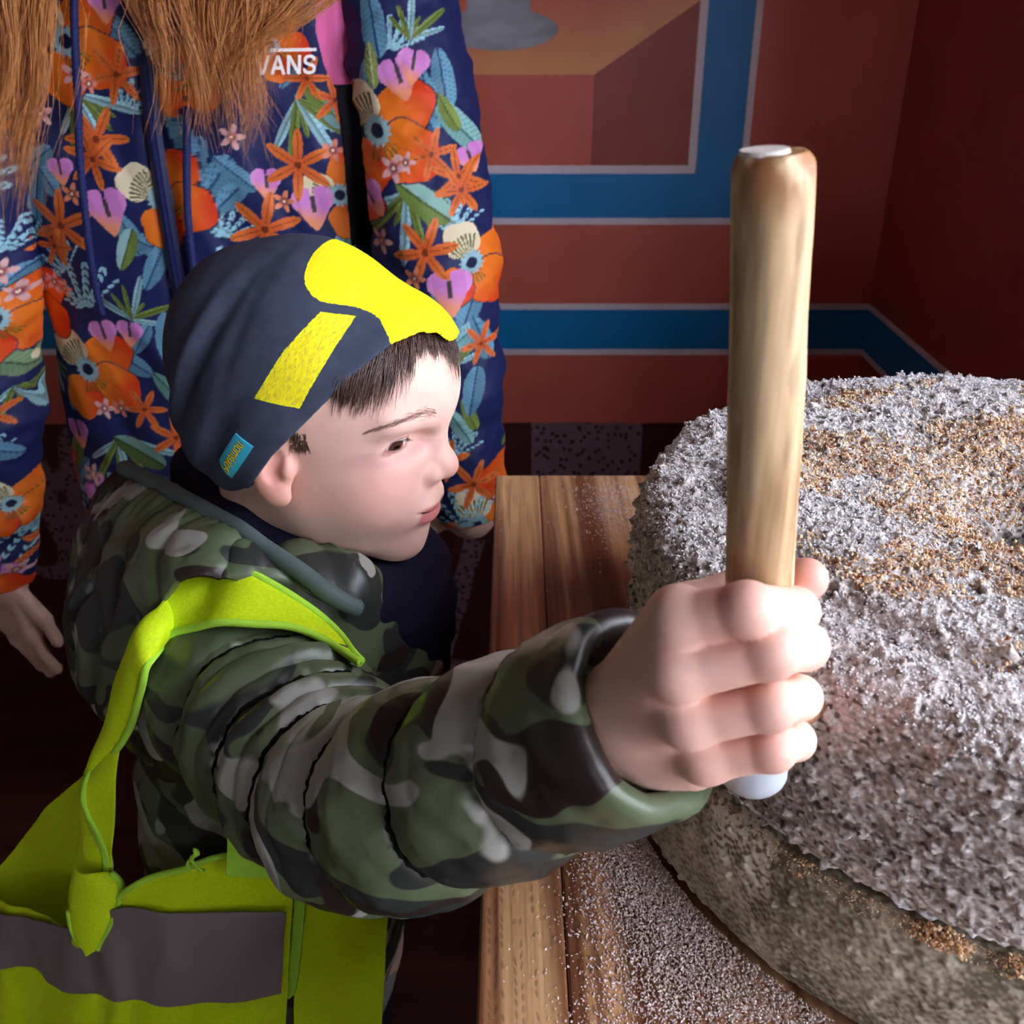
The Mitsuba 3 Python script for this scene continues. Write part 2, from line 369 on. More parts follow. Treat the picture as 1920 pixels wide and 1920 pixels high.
# what lies on it: flour where it can rest, thinner and broken towards the turning edge
cover = sstep(.30, .55, N[:, 2] + .45 * (nfbm(P * 75, 3, 44) - .5) + .25 * (nfbm(P * 300, 2, 45) - .5))
dusty = sstep(.50, .66, nfbm(P * 130, 3, 77) + .16 * sstep(.22, .42, P[:, 0]) - .05) * .55
def stone_fn(p, n, uv):
    g = mikit.noise(p.x * 620, p.y * 620, p.z * 620)
    h = mikit.noise(p.x * 1250, p.y * 1250, p.z * 1250)
    b = mikit.fbm(p.x * 48, p.y * 48, p.z * 48, 3)
    rock = mix(srgb(124, 114, 110), srgb(208, 198, 194), smoothstep(.2, .8, .5 * g + .5 * b))
    rock = mix(rock, srgb(52, 42, 38), smoothstep(.62, .80, mikit.noise(p.x * 420, p.y * 420, p.z * 420 + 5)) * .8)
    rock = mix(rock, srgb(232, 228, 228), smoothstep(.62, .80, h * .5 + g * .5) * .6)
    meal = mix(srgb(168, 166, 170), srgb(234, 234, 238), smoothstep(.22, .55, .55 * g + .45 * h))
    meal = mix(meal, srgb(84, 80, 82), smoothstep(.74, .86, mikit.noise(p.x * 800 + 9, p.y * 800, p.z * 800)) * .7)
    c = mix(rock, meal, smoothstep(.25, .75, uv.x + .5 * (g - .5)))
    return mix(c, srgb(214, 208, 204), uv.y * smoothstep(.45, .7, h) * (1 - uv.x))
scene['m_stone'] = {'type': 'twosided', 'b': {'type': 'principled', 'base_color': proc(stone_fn), 'roughness': 0.9, 'specular': 0.15}}
obj('upper_millstone__stone', (P + N * d[:, None], F), 'm_stone', True, uv=np.stack([cover, dusty], 1))
UP = P + N * d[:, None]
prof = [(0.03, ZSEAM - .001), (0.214, ZSEAM - .001), (0.2195, ZSEAM - .006), (0.221, ZSEAM - .03), (0.2195, ZT + .010), (0.214, ZT + .0015), (0.03, ZT + .0015)]
P, F, N = stone(prof, .0016)
side = 1 - sstep(.5, .9, np.abs(N[:, 2]))
pits = np.clip(nfbm(P * 200, 2, 53) - 0.60, 0, 1)
d = side * (.0040 * (nfbm(P * 26, 3, 31) - .5) + .0018 * (nfbm(P * 330, 2, 34) - .5) - .007 * pits)
th_ = np.arctan2(P[:, 1] - QC[1], P[:, 0] - QC[0])
run = sstep(.56, .70, nfbm(np.stack([th_ * 12, P[:, 2] * 9, 0 * th_], 1), 2, 12) + .12 * sstep(-2.6, -1.6, th_)) * sstep(ZSEAM - .055, ZSEAM - .004, P[:, 2])
run = np.maximum(run, sstep(.44, .60, nfbm(P * 30, 3, 55)) * sstep(-2.25, -1.75, th_) * .9)
def bed_fn(p, n, uv):
    g = mikit.noise(p.x * 560, p.y * 560, p.z * 560)
    b = mikit.fbm(p.x * 60, p.y * 60, p.z * 36, 3)
    c = mix(srgb(108, 98, 80), srgb(192, 180, 158), smoothstep(.28, .72, .35 * g + .65 * b))
    c = mix(c, srgb(190, 180, 166), smoothstep(.62, .8, mikit.fbm(p.x * 330, p.y * 330, p.z * 330, 2)) * .6)
    c = mix(c, srgb(44, 36, 30), smoothstep(.70, .86, mikit.noise(p.x * 380, p.y * 380 + 3, p.z * 520)) * .3)
    return mix(c, srgb(230, 222, 210), uv.x * smoothstep(.3, .6, g))
scene['m_bed_stone'] = {'type': 'twosided', 'b': {'type': 'principled', 'base_color': proc(bed_fn), 'roughness': 0.9, 'specular': 0.15}}
obj('lower_millstone', (P + N * d[:, None], F), 'm_bed_stone', True, uv=np.stack([run, 0 * run], 1), label='round grey bed stone lying on the table under the turning millstone', cat='millstone')
tag('upper_millstone', 'round grey turning millstone dusted with white flour, with an upright wooden handle', 'millstone')

# ---------------------------------------------------------------- flour and bran: loose grains
OCT_V = V(1, 0, 0, -1, 0, 0, 0, 1, 0, 0, -1, 0, 0, 0, 1, 0, 0, -1).reshape(6, 3)
OCT_F = np.array([[0, 2, 4], [2, 1, 4], [1, 3, 4], [3, 0, 4], [2, 0, 5], [1, 2, 5], [3, 1, 5], [0, 3, 5]])
def grains(key, pos, size, col, flat=.6, **k):
    n = len(pos)
    a = rng.normal(size=(n, 3, 3)); Q = np.linalg.qr(a)[0]
    sc = size[:, None] * rng.uniform(.55, 1.3, (n, 3)) * np.where(rng.random((n, 3)) < .3, flat, 1)
    v = np.einsum('nij,nkj->nki', Q, OCT_V[None] * sc[:, None]) + pos[:, None]
    f = (OCT_F[None] + 6 * np.arange(n)[:, None, None]).reshape(-1, 3)
    obj(key, (v.reshape(-1, 3), f), 'm_grain', color=np.repeat(col, 6, 0), **k)
scene['m_grain'] = {'type': 'twosided', 'b': {'type': 'principled', 'base_color': VC, 'roughness': 0.85, 'specular': 0.15}}
ut = cKDTree(UP[:, :2][UP[:, 2] > ZTOP - .034]); uz_ = UP[:, 2][UP[:, 2] > ZTOP - .034]
def on_stone(x, y):
    return uz_[ut.query(np.stack([x, y], 1))[1]]
n = 84000
rad_ = np.sqrt(rng.uniform(.03 ** 2, .2145 ** 2, n)); ang = rng.uniform(0, 2 * np.pi, n)
x, y = QC[0] + rad_ * np.cos(ang), QC[1] + rad_ * np.sin(ang)
q3 = np.stack([x, y, 0 * x], 1)
branny = sstep(.42, .62, nfbm(q3 * V(26, 38, 1), 3, 91) + .10 * (nfbm(q3 * 130, 2, 92) - .5)) * sstep(.178, .155, rad_) + .6 * sstep(.11, .07, rad_)
isb = rng.random(len(x)) < np.clip(branny * .8, 0, .74)
lump = isb * sstep(.60, .78, nfbm(q3 * 90, 2, 95)) * rng.random(len(x))
size = np.where(isb, rng.uniform(.0006, .0013, len(x)), rng.uniform(.0004, .0009, len(x)))
z = on_stone(x, y) + size * .4 + lump * .006
cb = lerp3(S3(178, 136, 96), S3(232, 206, 172), rng.random(len(x)) ** .8)
cb = np.where((rng.random(len(x)) < .14)[:, None], S3(128, 80, 50), cb)
cw = lerp3(S3(178, 177, 182), S3(238, 238, 242), rng.random(len(x)) ** .6)
grains('flour_on_millstone', np.stack([x, y, z], 1), size, np.where(isb[:, None], cb, cw), label='white flour and tan bran scattered over the turning millstone', cat='flour', kind='stuff')
# spilled on the table round the bed stone, and a few grains at the far corner
n = 70000
ang = rng.uniform(math.radians(150), math.radians(285), n)
wd = np.interp(np.degrees(ang), [150, 175, 200, 225, 250, 285], [.004, .012, .022, .055, .075, .085])
dist = .2195 + np.abs(rng.normal(0, 1, n)) * wd * (.6 + .8 * nfbm(np.stack([np.cos(ang) * 9, np.sin(ang) * 9, 0 * ang], 1), 3, 8))
x, y = QC[0] + dist * np.cos(ang), QC[1] + dist * np.sin(ang)
x2, y2 = rng.normal(.090, .018, 1600), rng.normal(.80, .034, 1600); x3, y3 = rng.uniform(TX0 + .005, .1, 350), rng.uniform(.2, .84, 350)
x, y = np.r_[x, x2, x3], np.r_[y, y2, y3]
keep = (x > TX0 + .002) & (y > TY0) & (y < TY1 - .003) & (np.hypot(x - QC[0], y - QC[1]) > .2195); x, y = x[keep], y[keep]
size = rng.uniform(.0003, .0009, len(x))
hp = .0024 * sstep(.30, .219, np.hypot(x - QC[0], y - QC[1])) * (y < .42) * rng.random(len(x))
grains('flour_on_table', np.stack([x, y, ZT + size * .5 + hp], 1), size, lerp3(S3(176, 146, 134), S3(244, 232, 228), rng.random(len(x)) ** .7), label='coarse pinkish flour spilled on the table around the bed stone', cat='flour', kind='stuff')
n = 5200
ang = rng.uniform(math.radians(188), math.radians(330), n)
w_ = sstep(.40, .62, nfbm(np.stack([np.cos(ang) * 14, np.sin(ang) * 14, 0 * ang], 1), 2, 3))
rd = rng.uniform(.2135, .2215, n); size = rng.uniform(.0005, .0013, n) * (.35 + .8 * w_)
pos = np.stack([QC[0] + rd * np.cos(ang), QC[1] + rd * np.sin(ang), ZSEAM - .0005 + rng.random(n) * .003 * w_ - .9 * np.clip(rd - .218, 0, 1)], 1)
grains('crumbs_on_ledge', pos, size, lerp3(S3(168, 116, 66), S3(240, 214, 176), rng.random(n)), label='tan bran crumbs caught on the ledge between the two millstones', cat='crumbs', kind='stuff')

# the wooden bridge in the eye of the stone
def rough_wood(p, n, uv):
    return mix(srgb(92, 54, 38), srgb(176, 128, 96), mikit.fbm(p.x * 220, p.y * 220, p.z * 60, 3))
mat('m_spindle', proc(rough_wood), 0.7, 0.2)
sp = tube(spline([V(0.262, 0.430, ZTOP - .014), V(0.283, .440, ZTOP - .0135), V(0.312, 0.452, ZTOP - .013)], 12), [.004, .0075, .008, .008, .008, .008, .008, .008, .008, .008, .0075, .004], 14)
obj('upper_millstone__spindle', sp, 'm_spindle', 40, label='brown wooden crosspiece in the eye')

# handle: a worn round stick with a pale grey sleeve at its foot, on a peg in the stone's side
SY = 0.295
st, sb = at(1452, 284, SY), at(1411, 1450, SY)
SR = 0.0115
def stick_fn(p, n, uv):
    g = mikit.fbm(p.x * 260, p.z * 18, p.y * 260, 3)
    b = mikit.fbm(p.x * 50, p.z * 22, p.y * 50, 3)
    c = mix(srgb(142, 110, 74), srgb(212, 182, 142), smoothstep(.25, .75, g * .55 + b * .5))
    c = mix(c, srgb(120, 96, 70), smoothstep(.6, .72, mikit.fbm(p.x * 130, p.z * 40, p.y * 130 + 9, 2)) * .45)
    return mix(c, srgb(160, 112, 74), smoothstep(ZTOPS - .022, ZTOPS - .004, p.z) * smoothstep(.42, .6, mikit.fbm(p.x * 120, p.z * 60, p.y * 120, 3)))
ZTOPS = float(st[2])
mat('m_stick', proc(stick_fn), 0.5, 0.35)
ax = sb - st
n1, k1 = 170, 64
tt = np.linspace(0, 1, n1)
tt = np.r_[np.linspace(0, .035, 30), np.linspace(.037, 1, n1 - 30)]
A = np.arange(k1) * 2 * np.pi / k1
u1 = np.cross(ax, [0, 1, 0]); u1 /= np.linalg.norm(u1); w1 = np.cross(ax, u1); w1 /= np.linalg.norm(w1)
rad = SR * (1 - np.maximum(0, 1 - tt / .022) ** 2.2 * .17)
ring = st + tt[:, None, None] * ax + rad[:, None, None] * (np.cos(A)[:, None] * u1 + np.sin(A)[:, None] * w1)
dd = (nfbm(ring.reshape(-1, 3) * V(90, 90, 30), 3, 4) - .5).reshape(n1, k1) * .0012
chip = np.clip(nfbm(ring.reshape(-1, 3) * 130, 2, 14) - .45, 0, 1).reshape(n1, k1) * .006 * np.clip(1 - tt / .03, 0, 1)[:, None]
ctr = st + tt[:, None, None] * ax
dirr = (ring - ctr) / np.linalg.norm(ring - ctr, axis=-1, keepdims=True)
ring = ring + dirr * (dd - chip)[..., None]
vv = np.vstack([ring.reshape(-1, 3), [st + ax * .002], [sb]])
j = np.arange(k1)
ff = np.vstack([grid_faces(n1, k1, True), np.stack([j, 0 * j + n1 * k1, (j + 1) % k1], 1), np.stack([(n1 - 1) * k1 + j, (n1 - 1) * k1 + (j + 1) % k1, 0 * j + n1 * k1 + 1], 1)])
obj('upper_millstone__handle', (vv, ff), 'm_stick', 50, label='upright round wooden handle stick')
mat('m_endgrain', srgb(214, 206, 200), 0.6, 0.3)
uz = -ax / np.linalg.norm(ax)
disc = tube([st + uz * -.0006 + V(-.0028, 0, 0), st + uz * .0007 + V(-.0028, 0, 0)], [.0072, .0068], 24)
obj('upper_millstone__handle__end_face', disc, 'm_endgrain', 40, label='whitish worn end of the stick')
mat('m_sleeve', srgb(176, 182, 192), 0.45, 0.4)
s0 = sb + uz * .02
obj('upper_millstone__handle__foot_sleeve', tube(spline([s0, sb + uz * .004, sb, sb - uz * .0045, sb - uz * .0055], 12), [.0128] * 9 + [.0122, .0105, .006], 36), 'm_sleeve', 50, label='pale grey sleeve at the foot of the stick')
peg0 = sb + uz * .014
pd = V(QC[0], QC[1], 0) - V(peg0[0], peg0[1], 0); pl = np.linalg.norm(pd); pd /= pl
obj('upper_millstone__handle__peg', tube([peg0, peg0 + pd * (pl - QR + .012)], .006, 20), 'm_spindle', 40)
# ---------------------------------------------------------------- the boy: head, face, hat
def Rm(a, b, g):
    return rotz(a) @ roty(b) @ rotx(g)
HR = Rm(math.radians(-10.0), math.radians(5.8), math.radians(-2.6))
HP = V(-0.1275, 0.615, -0.236) + V(0, 0, H)
def hw(p):
    """Head-local centimetres (x to the face, y to his left, z up) to world."""
    return np.asarray(p, float) / 100 @ HR.T + HP
def hl(p):
    return (np.asarray(p, float) - HP) @ HR * 100
EYE = V(5.6, -2.75, -0.10)
def sym(p):
    q = p.copy(); q[..., 1] = -np.abs(q[..., 1]); return q
def head_sdf(p):
    q = sym(p)
    d = ell(p, (-0.5, 0, 2.2), (8.9, 7.1, 7.6))
    d = smin(d, ell(p, (3.9, 0, 2.5), (5.3, 5.6, 4.9)), 1.5)                    # forehead
    d = smin(d, ell(p, (3.0, 0, -2.4), (5.0, 5.5, 5.4)), 1.8)                   # middle of the face
    d = smin(d, ell(p, (2.9, 0, -6.5), (4.2, 4.3, 3.2)), 1.8)                   # jaw
    d = smin(d, ell(p, (1.0, 0, -4.8), (4.6, 5.7, 3.7)), 2.0)
    d = smin(d, ell(p, (5.9, 0, -8.65), (1.75, 1.9, 1.35)), 1.3)                # chin
    d = smin(d, ell(q, (4.5, -3.2, -3.9), (2.8, 2.4, 2.7)), 1.3)                # cheeks
    d = smin(d, ell(q, (6.3, -2.5, 1.5), (1.2, 2.7, 0.8)), 1.3)                 # brow
    d = smax(d, -ell(q, (7.6, -3.4, -0.25), (1.5, 1.9, 0.85)), 1.1)            # eye sockets
    d = smin(d, cap(p, (6.95, 0, 0.6), (8.45, 0, -2.0), 0.80, 0.78), 0.9)       # bridge of the nose
    d = smin(d, ell(p, (8.72, 0, -2.58), (1.0, 1.08, 0.92)), 0.6)
    d = smin(d, ell(q, (7.95, -1.05, -2.95), (1.0, 0.74, 0.68)), 0.4)          # wings
    d = smax(d, -ell(q, (8.4, -0.52, -3.52), (0.62, 0.28, 0.42), roty(.35)), 0.2)  # nostrils
    d = smin(d, ell(p, (6.5, 0, -5.3), (2.0, 2.8, 1.9)), 1.4)                   # mouth mound
    d = smin(d, ell(q, (8.25, -0.45, -4.75), (0.50, 0.8, 0.62)), 0.5)           # upper lip
    d = smin(d, ell(q, (8.0, -1.0, -5.12), (0.62, 1.1, 0.36)), 0.4)
    d = smin(d, ell(p, (7.95, 0, -6.05), (0.72, 1.8, 0.48)), 0.45)             # lower lip
    g = q.copy(); g[..., 2] -= 0.04 * g[..., 1] ** 2
    d = smax(d, -ell(g, (9.0, -0.8, -5.52), (2.4, 1.9, 0.07)), 0.14)   # line of the mouth
    d = smin(d, ell(p, (6.7, 0, -7.7), (1.1, 1.5, 1.2)), 1.2)
    e = q - EYE.astype(np.float32)
    lid = np.linalg.norm(e, axis=-1) - 1.27
    d = smin(d, lid, 0.35)
    o = e @ ER.astype(np.float32)                                              # opening of the lids
    alm = np.sqrt((o[..., 1] / EA) ** 2 + ((o[..., 2] - EZ(o[..., 1])) / EB) ** 2 + 1e-6) - 1
    d = smax(d, -np.maximum(alm * 0.33, 0.45 - o[..., 0]), 0.05)
    fold = EZ(o[..., 1]) + .82 * np.sqrt(np.clip(1 - (o[..., 1] / 1.45) ** 2, 0, 1))
    d = d + 0.07 * np.exp(-((o[..., 2] - fold) / 0.09) ** 2) * sstep(1.45, 1.1, np.abs(o[..., 1])) * (o[..., 0] > 0.2)
    R = rotz(0.42) @ rotx(-0.12)                                               # ears
    c = V(-0.25, -6.7, -1.5)
    ear = ell(q, c, (1.3, 0.6, 2.3), R)
    ear = smax(ear, -ell(q, c + V(.25, -.55, .1), (0.7, 0.45, 1.2), R), 0.25)
    ear = smin(ear, ell(q, c + V(.85, .05, -.25), (0.42, 0.5, 0.62)), 0.3)
    ear = smin(ear, ell(q, c + V(.30, .0, -2.0), (0.85, 0.5, 0.75)), 0.4)
    d = smin(d, ear, 0.35)
    return smin(d, cap(p, (-1.6, 0, -5), (-3.6, 0, -13.5), 4.4, 4.6), 1.2)      # neck
ER, EA, EB = rotz(-0.72), 1.12, 0.36
def EZ(y):
    return -0.20 - 0.05 * y ** 2 + 0.06 * y
hv, hf = surface_nets(head_sdf, (-10, -8.4, -14), (11.2, 8.4, 10.4), 0.11)
q = sym(hv)
col = lerp3(S3(226, 186, 170), S3(218, 170, 152), nfbm(hv * .5, 3, 3))
blush = np.exp(-(((q - V(5.8, -4.3, -3.2)) / V(3, 2.4, 1.9)) ** 2).sum(1)) * .40 + np.exp(-(((hv - V(9.6, 0, -2.8)) / V(1.0, 1.2, 1.0)) ** 2).sum(1)) * .5
col = lerp3(col, S3(222, 140, 128), blush)
earm = np.exp(-(((q - V(-.3, -7, -2.4)) / V(1.8, 1.2, 2.6)) ** 2).sum(1)) * .6
col = lerp3(col, S3(222, 132, 116), earm)
lz = hv[:, 2] - .04 * q[:, 1] ** 2
lipz = np.where(lz > -5.52, (lz + 5.52) / (0.62 - .17 * q[:, 1] ** 2 * .3), (-5.52 - lz) / 1.05)
lips = (1 - sstep(.75, 1.1, lipz)) * sstep(7.2, 7.8, hv[:, 0]) * (1 - sstep(1.9, 2.3, np.abs(hv[:, 1])))
col = lerp3(col, S3(188, 92, 92), lips * .8)
col = lerp3(col, S3(92, 38, 38), (1 - sstep(0.05, .13, np.abs(hv[:, 2] + 5.52 - .04 * q[:, 1] ** 2))) * sstep(7.2, 7.9, hv[:, 0]) * (1 - sstep(1.9, 2.2, np.abs(hv[:, 1]))) * .7)
eo = (q - EYE) @ ER
alm = np.sqrt((eo[:, 1] / EA) ** 2 + ((eo[:, 2] - EZ(eo[:, 1])) / EB) ** 2)
col = lerp3(col, S3(120, 66, 62), np.exp(-((alm - 1.12) / .22) ** 2) * (eo[:, 0] > .3) * .75)
eye_dark = np.exp(-((alm - 2.2) / .9) ** 2) * (eo[:, 0] > .2) * (eo[:, 2] < -.3)
col = lerp3(col, S3(196, 140, 140), eye_dark * .4)
scene['m_skin'] = {'type': 'twosided', 'b': {'type': 'principled', 'base_color': VC, 'roughness': 0.5, 'specular': 0.35, 'sheen': 0.15}}
HEAD = (hw(hv), hf, col)
head_tree = cKDTree(hv)
# eyes
for sgn in (1, -1):
    ec = EYE * V(1, sgn, 1)
    m = trimesh.creation.icosphere(5, 1.17)
    gaze = V(0.76, -0.66, -0.40); gaze /= np.linalg.norm(gaze)
    a = np.degrees(np.arccos(np.clip(m.vertices @ gaze / 1.17, -1, 1)))
    v = m.vertices * (1 + 0.035 * np.clip(1 - (a / 29) ** 2, 0, 1))[:, None]
    c = lerp3(S3(226, 214, 214), S3(206, 170, 168), sstep(40, 75, a))
    ir = lerp3(S3(104, 62, 40), S3(60, 34, 24), nnoise(m.vertices * 9, 2))
    c = lerp3(ir, c, sstep(25, 28, a)); c = lerp3(S3(8, 6, 6), c, sstep(11.5, 13.5, a))
    c = lerp3(c, S3(26, 16, 12), np.exp(-((a - 25.5) / 1.6) ** 2) * .7)
    scene['m_eye'] = {'type': 'principled', 'base_color': VC, 'roughness': 0.08, 'specular': 0.6}
    obj('person__body__eye', (hw(v + ec), m.faces), 'm_eye', True, color=c)

def strand(base, tip, bend, w, n=7, k=4, taper=True):
    t = np.linspace(0, 1, n)[:, None]
    P = base + (tip - base) * t + bend * (t * (1 - t) * 4)
    r = w * (1 - t[:, 0] ** 2 * .85) if taper else w
    return tube(P, np.maximum(r, w * .12), k, False)
def on_face(p, off=0.0, c=(3.0, 0, 1.0), f=head_sdf):
    """Moves head-local points onto the face (plus an offset), along rays from the middle of the head."""
    p = np.atleast_2d(p).astype(np.float32); c = np.asarray(c, np.float32)
    n = p - c; n /= np.linalg.norm(n, axis=1, keepdims=True)
    t = np.full(len(p), 14.0, np.float32)
    for _ in range(40):
        t -= .75 * (f(c + n * t[:, None]) - off)
    return (c + n * t[:, None]).astype(float)
mat('m_lash', srgb(46, 30, 28), 0.5, 0.3)
mat('m_brow', srgb(132, 98, 86), 0.6, 0.3)
rng = np.random.default_rng(11)
for sgn in (1, -1):
    parts, lashes = [], []
    bl = spline([(6.95, -1.9, 1.62), (6.6, -2.6, 1.82), (6.0, -3.4, 1.74), (5.3, -4.1, 1.45), (4.6, -4.7, 1.10)], 60)
    bases, tips = [], []
    for i in range(260):
        t = rng.random() ** .85; k = min(int(t * 56), 56)
        b = bl[k] + rng.normal(0, 1, 3) * V(.03, .03, .10) * (1.1 - t * .75)
        along = bl[k + 2] - bl[k]; along /= np.linalg.norm(along)
        bases.append(b); tips.append(b + along * rng.uniform(.28, .5) + V(0, 0, .06 * (1 - 2 * t)))
    B, C = on_face(np.array(bases)), on_face(np.array(tips), .025)
    for b, c in zip(B, C):
        parts.append(strand(b, c, V(0, 0, 0), .016, 4, 3))
    v, f = join(parts); v = v * V(1, sgn, 1)
    obj('person__body__eyebrow', (hw(v), f if sgn > 0 else f[:, ::-1]), 'm_brow', True)
    for y in np.linspace(-1.24, 1.05, 46):                                     # lashes along the edges of the lids
        for up in (1, -1):
            if up < 0 and (rng.random() < .5 or abs(y) > 1):
                continue
            z = EZ(y) + up * EB * math.sqrt(max(0, 1 - (y / EA) ** 2))
            x = math.sqrt(max(.1, 1.29 ** 2 - y * y - z * z))
            b = V(x, y, z) @ ER.T + EYE
            out = V(.8, y * .45, -.10 + .08 * rng.normal()) if up > 0 else V(.7, y * .3, -.6)
            tip = b + (out / np.linalg.norm(out)) @ ER.T * (rng.uniform(.26, .40) if up > 0 else .18)
            lashes.append(strand(b, tip, V(0, 0, -.05 * up), .014 if up > 0 else .009, 5, 3))
    v, f = join(lashes); v = v * V(1, sgn, 1)
    obj('person__body__eyelashes', (hw(v), f if sgn > 0 else f[:, ::-1]), 'm_lash', True)

# hat: a soft jersey beanie, drawn over the skull, its brim a slanting line from brow to nape
BX = V(-14, -8, -4.3, -1.89, -1.22, 0.03, 1.96, 3.49, 4.77, 5.99, 7.2, 8.05, 8.74, 12)
BZ = V(-5.0, -5.2, -5.3, -3.51, -2.59, -.59, 1.78, 3.66, 5.11, 6.28, 6.75, 6.55, 5.95, 4.6)
def brim(p):
    """Above the brim: positive."""
    return p[..., 2] - np.interp(p[..., 0], BX, BZ)
def hat_body(p):
    d = ell(p, (-0.6, 0, 2.2), (9.0, 7.5, 7.6))
    d = smin(d, ell(p, (3.9, 0, 2.5), (5.75, 6.0, 5.3)), 1.2)
    d = smin(d, ell(p, (4.35, 0, 3.0), (5.45, 6.0, 5.5)), 0.8)
    d = smin(d, ell(p, (-0.9, 0.2, 4.5), (6.6, 6.5, 6.3)), 1.2)        # slack at the crown
    d = smin(d, ell(p, (-4.4, 0.2, 4.2), (5.0, 6.0, 5.4)), 1.2)
    d = smin(d, ell(p, (-3.6, 0, -1.6), (4.6, 6.7, 4.2)), 2.2)
    q = sym(p)
    d = smin(d, ell(q, (-0.4, -6.7, -1.0), (2.2, 0.95, 2.9)), 1.4)     # over the ears
    a = p @ V(.50, -.1, .86).astype(np.float32); b = p @ V(-.86, .1, .50).astype(np.float32)
    w = sstep(-1.5, 2.5, -p[..., 1])
    crease = lambda b0, k, wd, a0, ln: np.exp(-((b - b0 - k * a) / wd) ** 2) * np.exp(-((a - a0) / ln) ** 2)
    return (d - .34 * crease(6.6, .12, .45, 0, 5) * w + .40 * crease(5.5, .10, .50, 1, 5) * w - .18 * crease(3.6, .05, .8, -1, 4) * w
            + .28 * crease(2.2, .0, .6, -3.0, 3.5) * w + .20 * crease(7.6, .1, .5, -2, 4) * w - .16 * crease(1.0, .02, .6, -3.5, 3) * w
            + .12 * crease(3.0, .35, .5, 4, 4) * w)
def hat_sdf(p):
    d = hat_body(p)
    d = np.maximum(d, -(d + 0.34))
    return smax(d, -brim(p) * .8, .18)
av, af = surface_nets(hat_sdf, (-12, -9, -8), (11.2, 9, 12.6), 0.13)
hat_v = av
def poly_in(x, y, P):
    P = np.asarray(P, float); r = np.zeros(x.shape, bool)
    for (x0, y0), (x1, y1) in zip(P, np.roll(P, -1, 0)):
        c = (y0 > y) != (y1 > y)
        r ^= c & (x < (x1 - x0) * (y - y0) / (y1 - y0 + 1e-12) + x0)
    return r

# fringe under the brim
rng = np.random.default_rng(5)
def mop(n, build, key, bs, k=3, w=.035):
    roots, tips, mids = build(n)
    m = 8
    t = np.linspace(0, 1, m)[None, :, None]
    pts = roots[:, None] * (1 - t) + tips[:, None] * t + mids[:, None] * (4 * t * (1 - t))
    off = (rng.uniform(.25, 1, (n, 1)) * np.interp(t[0, :, 0], [0, .25, .5, 1], [.10, .24, .30, .16]) + .02).reshape(-1)
    p = on_face(pts.reshape(-1, 3), off).reshape(n, m, 3)
    return p
def fringe(n):
    s = rng.random(n)
    # along the brim from the near temple over the brow to the far side
    rt = np.array(spline([(3.6, -5.7, 4.2), (4.8, -5.2, 5.6), (6.0, -4.4, 6.7), (7.2, -3.2, 7.2), (8.2, -1.8, 7.2), (8.7, 0, 6.9), (8.3, 1.8, 6.8), (7.2, 3.4, 6.4)], 200))
    k = (s * 199).astype(int)
    roots = rt[k] + rng.normal(0, .25, (n, 3))
    drop = np.interp(s, [0, .1, .2, .32, .40, .46, .61, .67, .73, .8, 1], [1.6, 2.6, 3.9, 4.7, 3.4, 1.8, 1.6, 4.0, 2.0, 2.5, 2.4]) * rng.uniform(.62, 1.06, n)
    lock = np.round(s * 13) / 13 - s
    tips = roots + np.stack([.25 - 1.6 * (s < .5) * rng.uniform(0.3, .7, n) * drop * .33 + 0 * s, lock * 13 - .3, -drop], 1)
    return roots, tips, rng.normal(0, .10, (n, 3))
pts = mop(1100, fringe, None, None)
wid = rng.uniform(.018, .036, len(pts))
v, f = join([tube(p, np.r_[[w_] * 4, w_ * .9, w_ * .75, w_ * .5, w_ * .2], 3, False) for p, w_ in zip(pts, wid)])
def hair_fn(p, n, uv):
    return mix(srgb(48, 32, 30), srgb(104, 74, 66), mikit.noise(p.x * 600, p.y * 600, p.z * 40))
mat('m_boy_hair', proc(hair_fn), 0.38, 0.5)
obj('person__hair', (hw(v), f), 'm_boy_hair', True, label='short dark brown fringe under the hat')
side = on_face(np.stack([rng.uniform(1.0, 1.9, 110), -6.2 + 0 * rng.random(110), rng.uniform(-.2, .9, 110)], 1), .05)
tip = on_face(side + np.stack([rng.uniform(-.3, .25, 110), 0 * side[:, 0], -rng.uniform(.3, .75, 110)], 1), .03)
v, f = join([strand(a, b, V(0, 0, 0), .022, 4, 3) for a, b in zip(side, tip)])
obj('person__hair__sideburn', (hw(v), f), 'm_boy_hair', True)
# the hat's printed cloth: charcoal with a plain yellow panel and bar (uv: head-local x, z in decimetres)
def hx(u, v, y):
    d = ray(u, v) @ HR; o = (V(0, 0, H) - HP) @ HR
    p = o + d * ((y / 100 - o[1]) / d[1])
    return (p[0] * 10, p[2] * 10)
PANEL = spline([hx(*a) + (0,) for a in ((640, 434, -1), (596, 450, -3), (562, 485, -4.4), (560, 530, -5.0), (585, 568, -5.6), (640, 588, -5.8), (690, 604, -5.2), (722, 634, -4.9), (738, 660, -4.6))], 26)[:, :2].tolist() \
    + [hx(800, 645, -2.4), hx(890, 640, 0), (1.4, 0.9), (0.6, 1.5)]
BAR = [hx(*a) for a in ((592, 590, -5.9), (650, 606, -6), (572, 757, -6.4), (484, 741, -6.9), (530, 660, -6.8))]
def inside(x, y, P):
    odd = mi.Float(0)
    for (x0, y0), (x1, y1) in zip(P, P[1:] + P[:1]):
        if abs(y1 - y0) < 1e-9:
            continue
        c = ((y0 > y) != (y1 > y)) & (x < (x1 - x0) * (y - y0) / (y1 - y0) + x0)
        odd = dr.select(c, 1 - odd, odd)
    return odd
PANEL, BAR = ([(float(a), float(b)) for a, b in P] for P in (PANEL, BAR))
